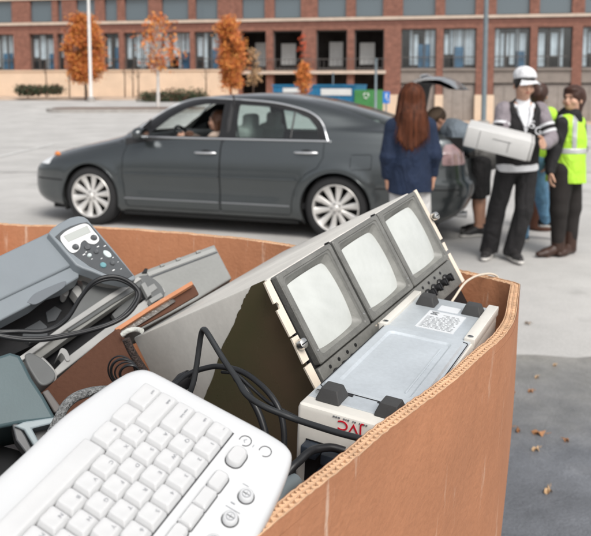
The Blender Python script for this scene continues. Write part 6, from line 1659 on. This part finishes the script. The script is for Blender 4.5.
flap('plastic_wrap', [(120, 331), (150, 311), (172, 298), (176, 301), (150, 318), (124, 334)], -.014, .002, mat('clear_wrap', (.10, .09, .08), .12, coat=1, var=.8, vscale=40, bump=.8, bscale=50))
flap('side_panel', [(115.4, 329.5), (119.5, 328.5), (138, 362), (150, 394), (144, 396), (131, 366)], -.001, .05, M_CARD_SHADE)
# bubble wrap roll beside the carton
W0 = at(131, 337, 1.13)
b_ = MB(); P = [at(x, y, d_) for x, y, d_ in ((122, 335, 1.15), (128, 331, 1.15), (136, 329.5, 1.15), (142, 331, 1.14))]
b_.tube(spline([tuple(p) for p in P], 5), [.0042]*16, 10)
o = b_.build('foam_roll', mat('white_foam', (.55, .56, .52), .7, bump=.4, bscale=200), smooth=60); tag(o, 'small roll of white foam tucked between the inner carton and the rack', 'foam roll')
b_ = MB(); P = spline([tuple(at(x, y, 1.10)) for x, y in ((126, 339), (131, 350), (138, 362), (145, 372))], 6); b_.tube(P, .0062, 10)
o = b_.build('braided_cable', mat('dark_braid', (.05, .035, .03), .8, var=.6, vscale=220, bump=.8, bscale=400), smooth=60); tag(o, 'dark braided cable running down beside the inner carton', 'cable')
# teal shell at the near left
TN = arr(.35, -.72, .60); TN /= np.linalg.norm(TN); TO = at(35, 400, .98); tx_ = np.cross([0, 0, 1], TN); tx_ /= np.linalg.norm(tx_); TR_ = np.stack([tx_, np.cross(TN, tx_), TN], 1)
M_TEAL = mat('teal_grey_plastic', (.055, .090, .10), .5, var=.12, vscale=6, bump=.05, bscale=300)
tea = empty('monitor_shell', M=mframe(TO, TR_)); tag(tea, 'teal grey plastic monitor shell beneath the printer, partly under the keyboard', 'monitor shell')
slab('shell', [(-60, 380), (-20, 362), (10, 352), (20, 355), (25.5, 365), (32, 378), (44, 396), (55, 416), (54, 420), (18, 424), (-60, 440)], 0, .12, M_TEAL, tea, TO, TR_, bev=.006)
slab('frame_bar', [(14, 426), (24, 421.5), (57.5, 416.5), (60, 419), (59, 422), (32, 428.5), (40, 443), (35, 448), (24, 430)], .006, .03, mat('frame_blue_grey', (.24, .29, .31), .45, var=.06, vscale=15), tea, TO, TR_, bev=.003)
slab('frame_recess', [(30, 428), (60, 421), (66, 440), (40, 452)], -.02, .02, M_BLK, tea, TO, TR_, bev=0)
slab('frame_edge', [(12, 424), (18, 423), (26, 436), (34, 452), (28, 456), (16, 440)], .0, .03, M_PGD, tea, TO, TR_, bev=.002)
slab('corner_block', [(42, 392), (48, 389), (62, 408), (62, 414), (54, 412)], -.012, .02, mat('brown_grey_plastic', (.11, .10, .095), .6), tea, TO, TR_, bev=.002)
# ribbed hose
def cable(name, pts, r, m, label, cat='cable', n=8, seg=12, group=None):
    P = spline([tuple(at(*p)) for p in pts], n); o = MB().tube([tuple(p) for p in P], r, seg).build(name, m, smooth=60)
    return tag(o, label, cat, group)
M_CAB = mat('black_cable', (.016, .017, .019), .42, var=.1, vscale=60); M_CABG = mat('grey_black_cable', (.024, .026, .028), .4)
cable('ribbed_hose', [(50, 436, .86), (58, 420, .87), (64, 408, .88), (72, 399.5, .89), (83, 394, .90), (97, 391, .91), (112, 391, .92), (124, 398, .92)], .0060, mat('grey_ribbed', (.10, .105, .105), .55, rgb2=(.30, .31, .31), vscale=260, bump=.9, bscale=260), 'grey ribbed hose curving out from under the keyboard', 'hose')
# coil of thin cable on the carton
b_ = MB()
for k in range(4):
    P = []
    for j in range(29):
        a = 2*PI*j/28; P.append(tuple(at(121.5+k*2.5+(14-1.6*k)*math.cos(a)*.95+1.5*math.sin(a+k), 371+k*.6+(15-2.4*k)*math.sin(a), 1.055-.006*k+.008*math.sin(a))))
    b_.tube(P, .0013+.0008*(k % 2), 6)
tag(b_.build('coiled_lead', M_CAB, smooth=60), 'thin coiled dark lead resting against the inner carton', 'cable')
# black leads lying over the printer
for off, r, lab in ((0, .0036, 'thick black lead looped over the printer, the outer strand'), (2.6, .0026, 'thinner black lead looped over the printer, the inner strand')):
    cable('power_lead', [(-20, 334-off, 1.16), (18, 331.5-off*.3, 1.18), (46, 331-off*.4, 1.19), (66, 320-off*.8, 1.20), (81, 297+off*.2, 1.21), (95, 281+off, 1.215), (114, 276.5+off, 1.225), (131, 283+off, 1.23), (139.5-off, 295.4, 1.225), (129-off, 313-off*.4, 1.21), (108.4, 325-off*.6, 1.19), (75.6, 334-off*.6, 1.175), (40, 340-off*.8, 1.16), (10, 338-off*.6, 1.15), (-25, 330, 1.14)], r, M_CAB, lab, n=7, group=None)
# heavy black cables between keyboard, rack and deck
cable('monitor_cable', [(170, 420, .90), (186, 400, .93), (193, 384, .935), (196.5, 366, .94), (199.5, 345, .945), (201.5, 333, .945), (204, 329.5, .94), (208, 334, .93), (222, 357, .905), (237.5, 380, .875), (246, 394, .855), (262, 405.5, .835), (283, 414.5, .825), (300, 420.8, .818), (333.5, 431.5, .795), (356, 437.5, .778), (378, 443, .760)], .0037, M_CABG, 'thick grey black cable bent sharply and crossing the face of the video deck')
cable('monitor_cable', [(160, 400, .95), (180, 381, .955), (190, 373.5, .955), (204, 368.5, .955), (219, 366.5, .95), (241.6, 371.5, .93), (262, 386, .90), (276.5, 404, .88), (283, 424, .87), (284, 450, .86), (280, 480, .85)], .0037, M_CAB, 'black cable arching low across the dark side of the screen rack')
cable('monitor_cable', [(236, 378, .93), (244, 387, .92), (252, 400, .91), (260, 416, .90), (266, 436, .89), (270, 460, .88)], .0045, M_CAB, 'short length of dull black cable hanging straight below the arching one')
cable('monitor_cable', [(262, 520, .76), (274, 494, .765), (285, 478, .77), (292, 468, .775), (300.5, 460, .785), (308, 453, .795), (316, 449.3, .805), (331, 447.5, .812), (345, 451, .81)], .0046, M_CAB, 'black cable plugged into the opening in the end of the video deck')
cable('thin_lead', [(222, 372, .95), (236, 374, .93), (250, 386, .915), (268, 402, .90), (286, 412, .89), (298, 418, .88)], .0022, M_CAB, 'thin black lead tucked behind the sharply bent cable')
o = MB(); P = [tuple(at(*p)) for p in ((176, 388, .965), (184, 381, .962), (190, 375, .96))]; o.tube(P, [.010, .012, .008], 12); tag(o.build('cable_plug', M_BLK, smooth=60), 'black plug on a cable at the edge of the keyboard', 'plug')
cable('grey_pipe', [(255, 540, .70), (268, 518, .71), (276, 503, .72), (284, 490, .735), (296, 482, .75)], .009, mat('blue_grey_plastic', (.13, .155, .165), .45), 'blue grey plastic tube beside the keyboard corner', 'tube')
cable('white_cord', [(445, 318, 1.22), (450, 305, 1.24), (455, 297, 1.26), (464, 284, 1.29), (472, 278, 1.32), (480, 275, 1.345), (490, 273.8, 1.36), (497, 276.5, 1.37), (499, 284, 1.37), (499, 300, 1.36)], .0021, mat('cream_cord', (.62, .54, .44), .5), 'thin cream cord looping up against the far corner of the box')
# ================================================================= things deeper in the box that carry the rest
M_DEEP = mat('dark_case', (.03, .031, .033), .5, var=.2, vscale=9); M_DEEP2 = mat('grey_case', (.20, .20, .19), .5, var=.1, vscale=9)
def crate(name, cx, cy, cz, d, rz, m, label, cat, tilt=0, bez=True):
    t = empty(name, M=Matrix.Translation((cx, cy, cz)) @ Matrix.Rotation(rz, 4, 'Z') @ Matrix.Rotation(tilt, 4, 'X')); tag(t, label, cat)
    MB().bb(-d[0]/2, d[0]/2, -d[1]/2, d[1]/2, 0, d[2], r=.006).build('casing', m, t, 40)
    MB().bb(-d[0]/2+.01, d[0]/2-.01, -d[1]/2-.004, -d[1]/2, .01, d[2]-.01, r=.001).build('front_panel', M_BLK, t, 40); return t
crate('computer_tower', -.10, 1.02, .013, (.36, .42, .96), .5, M_DEEP, 'black computer tower standing deep in the box beneath the video deck', 'computer')
crate('computer_tower', -.40, .84, .013, (.34, .32, 1.02), -.45, M_DEEP, 'dark computer case standing deep in the box beneath the keyboard', 'computer')
crate('old_television', -.62, 1.40, .013, (.50, .42, .88), .46, M_DEEP, 'dark television set deep in the box beneath the printer', 'television')
crate('old_television', -.12, 1.45, .013, (.40, .26, .90), -.48, M_DEEP, 'dark television set deep in the box beneath the scanner', 'television')
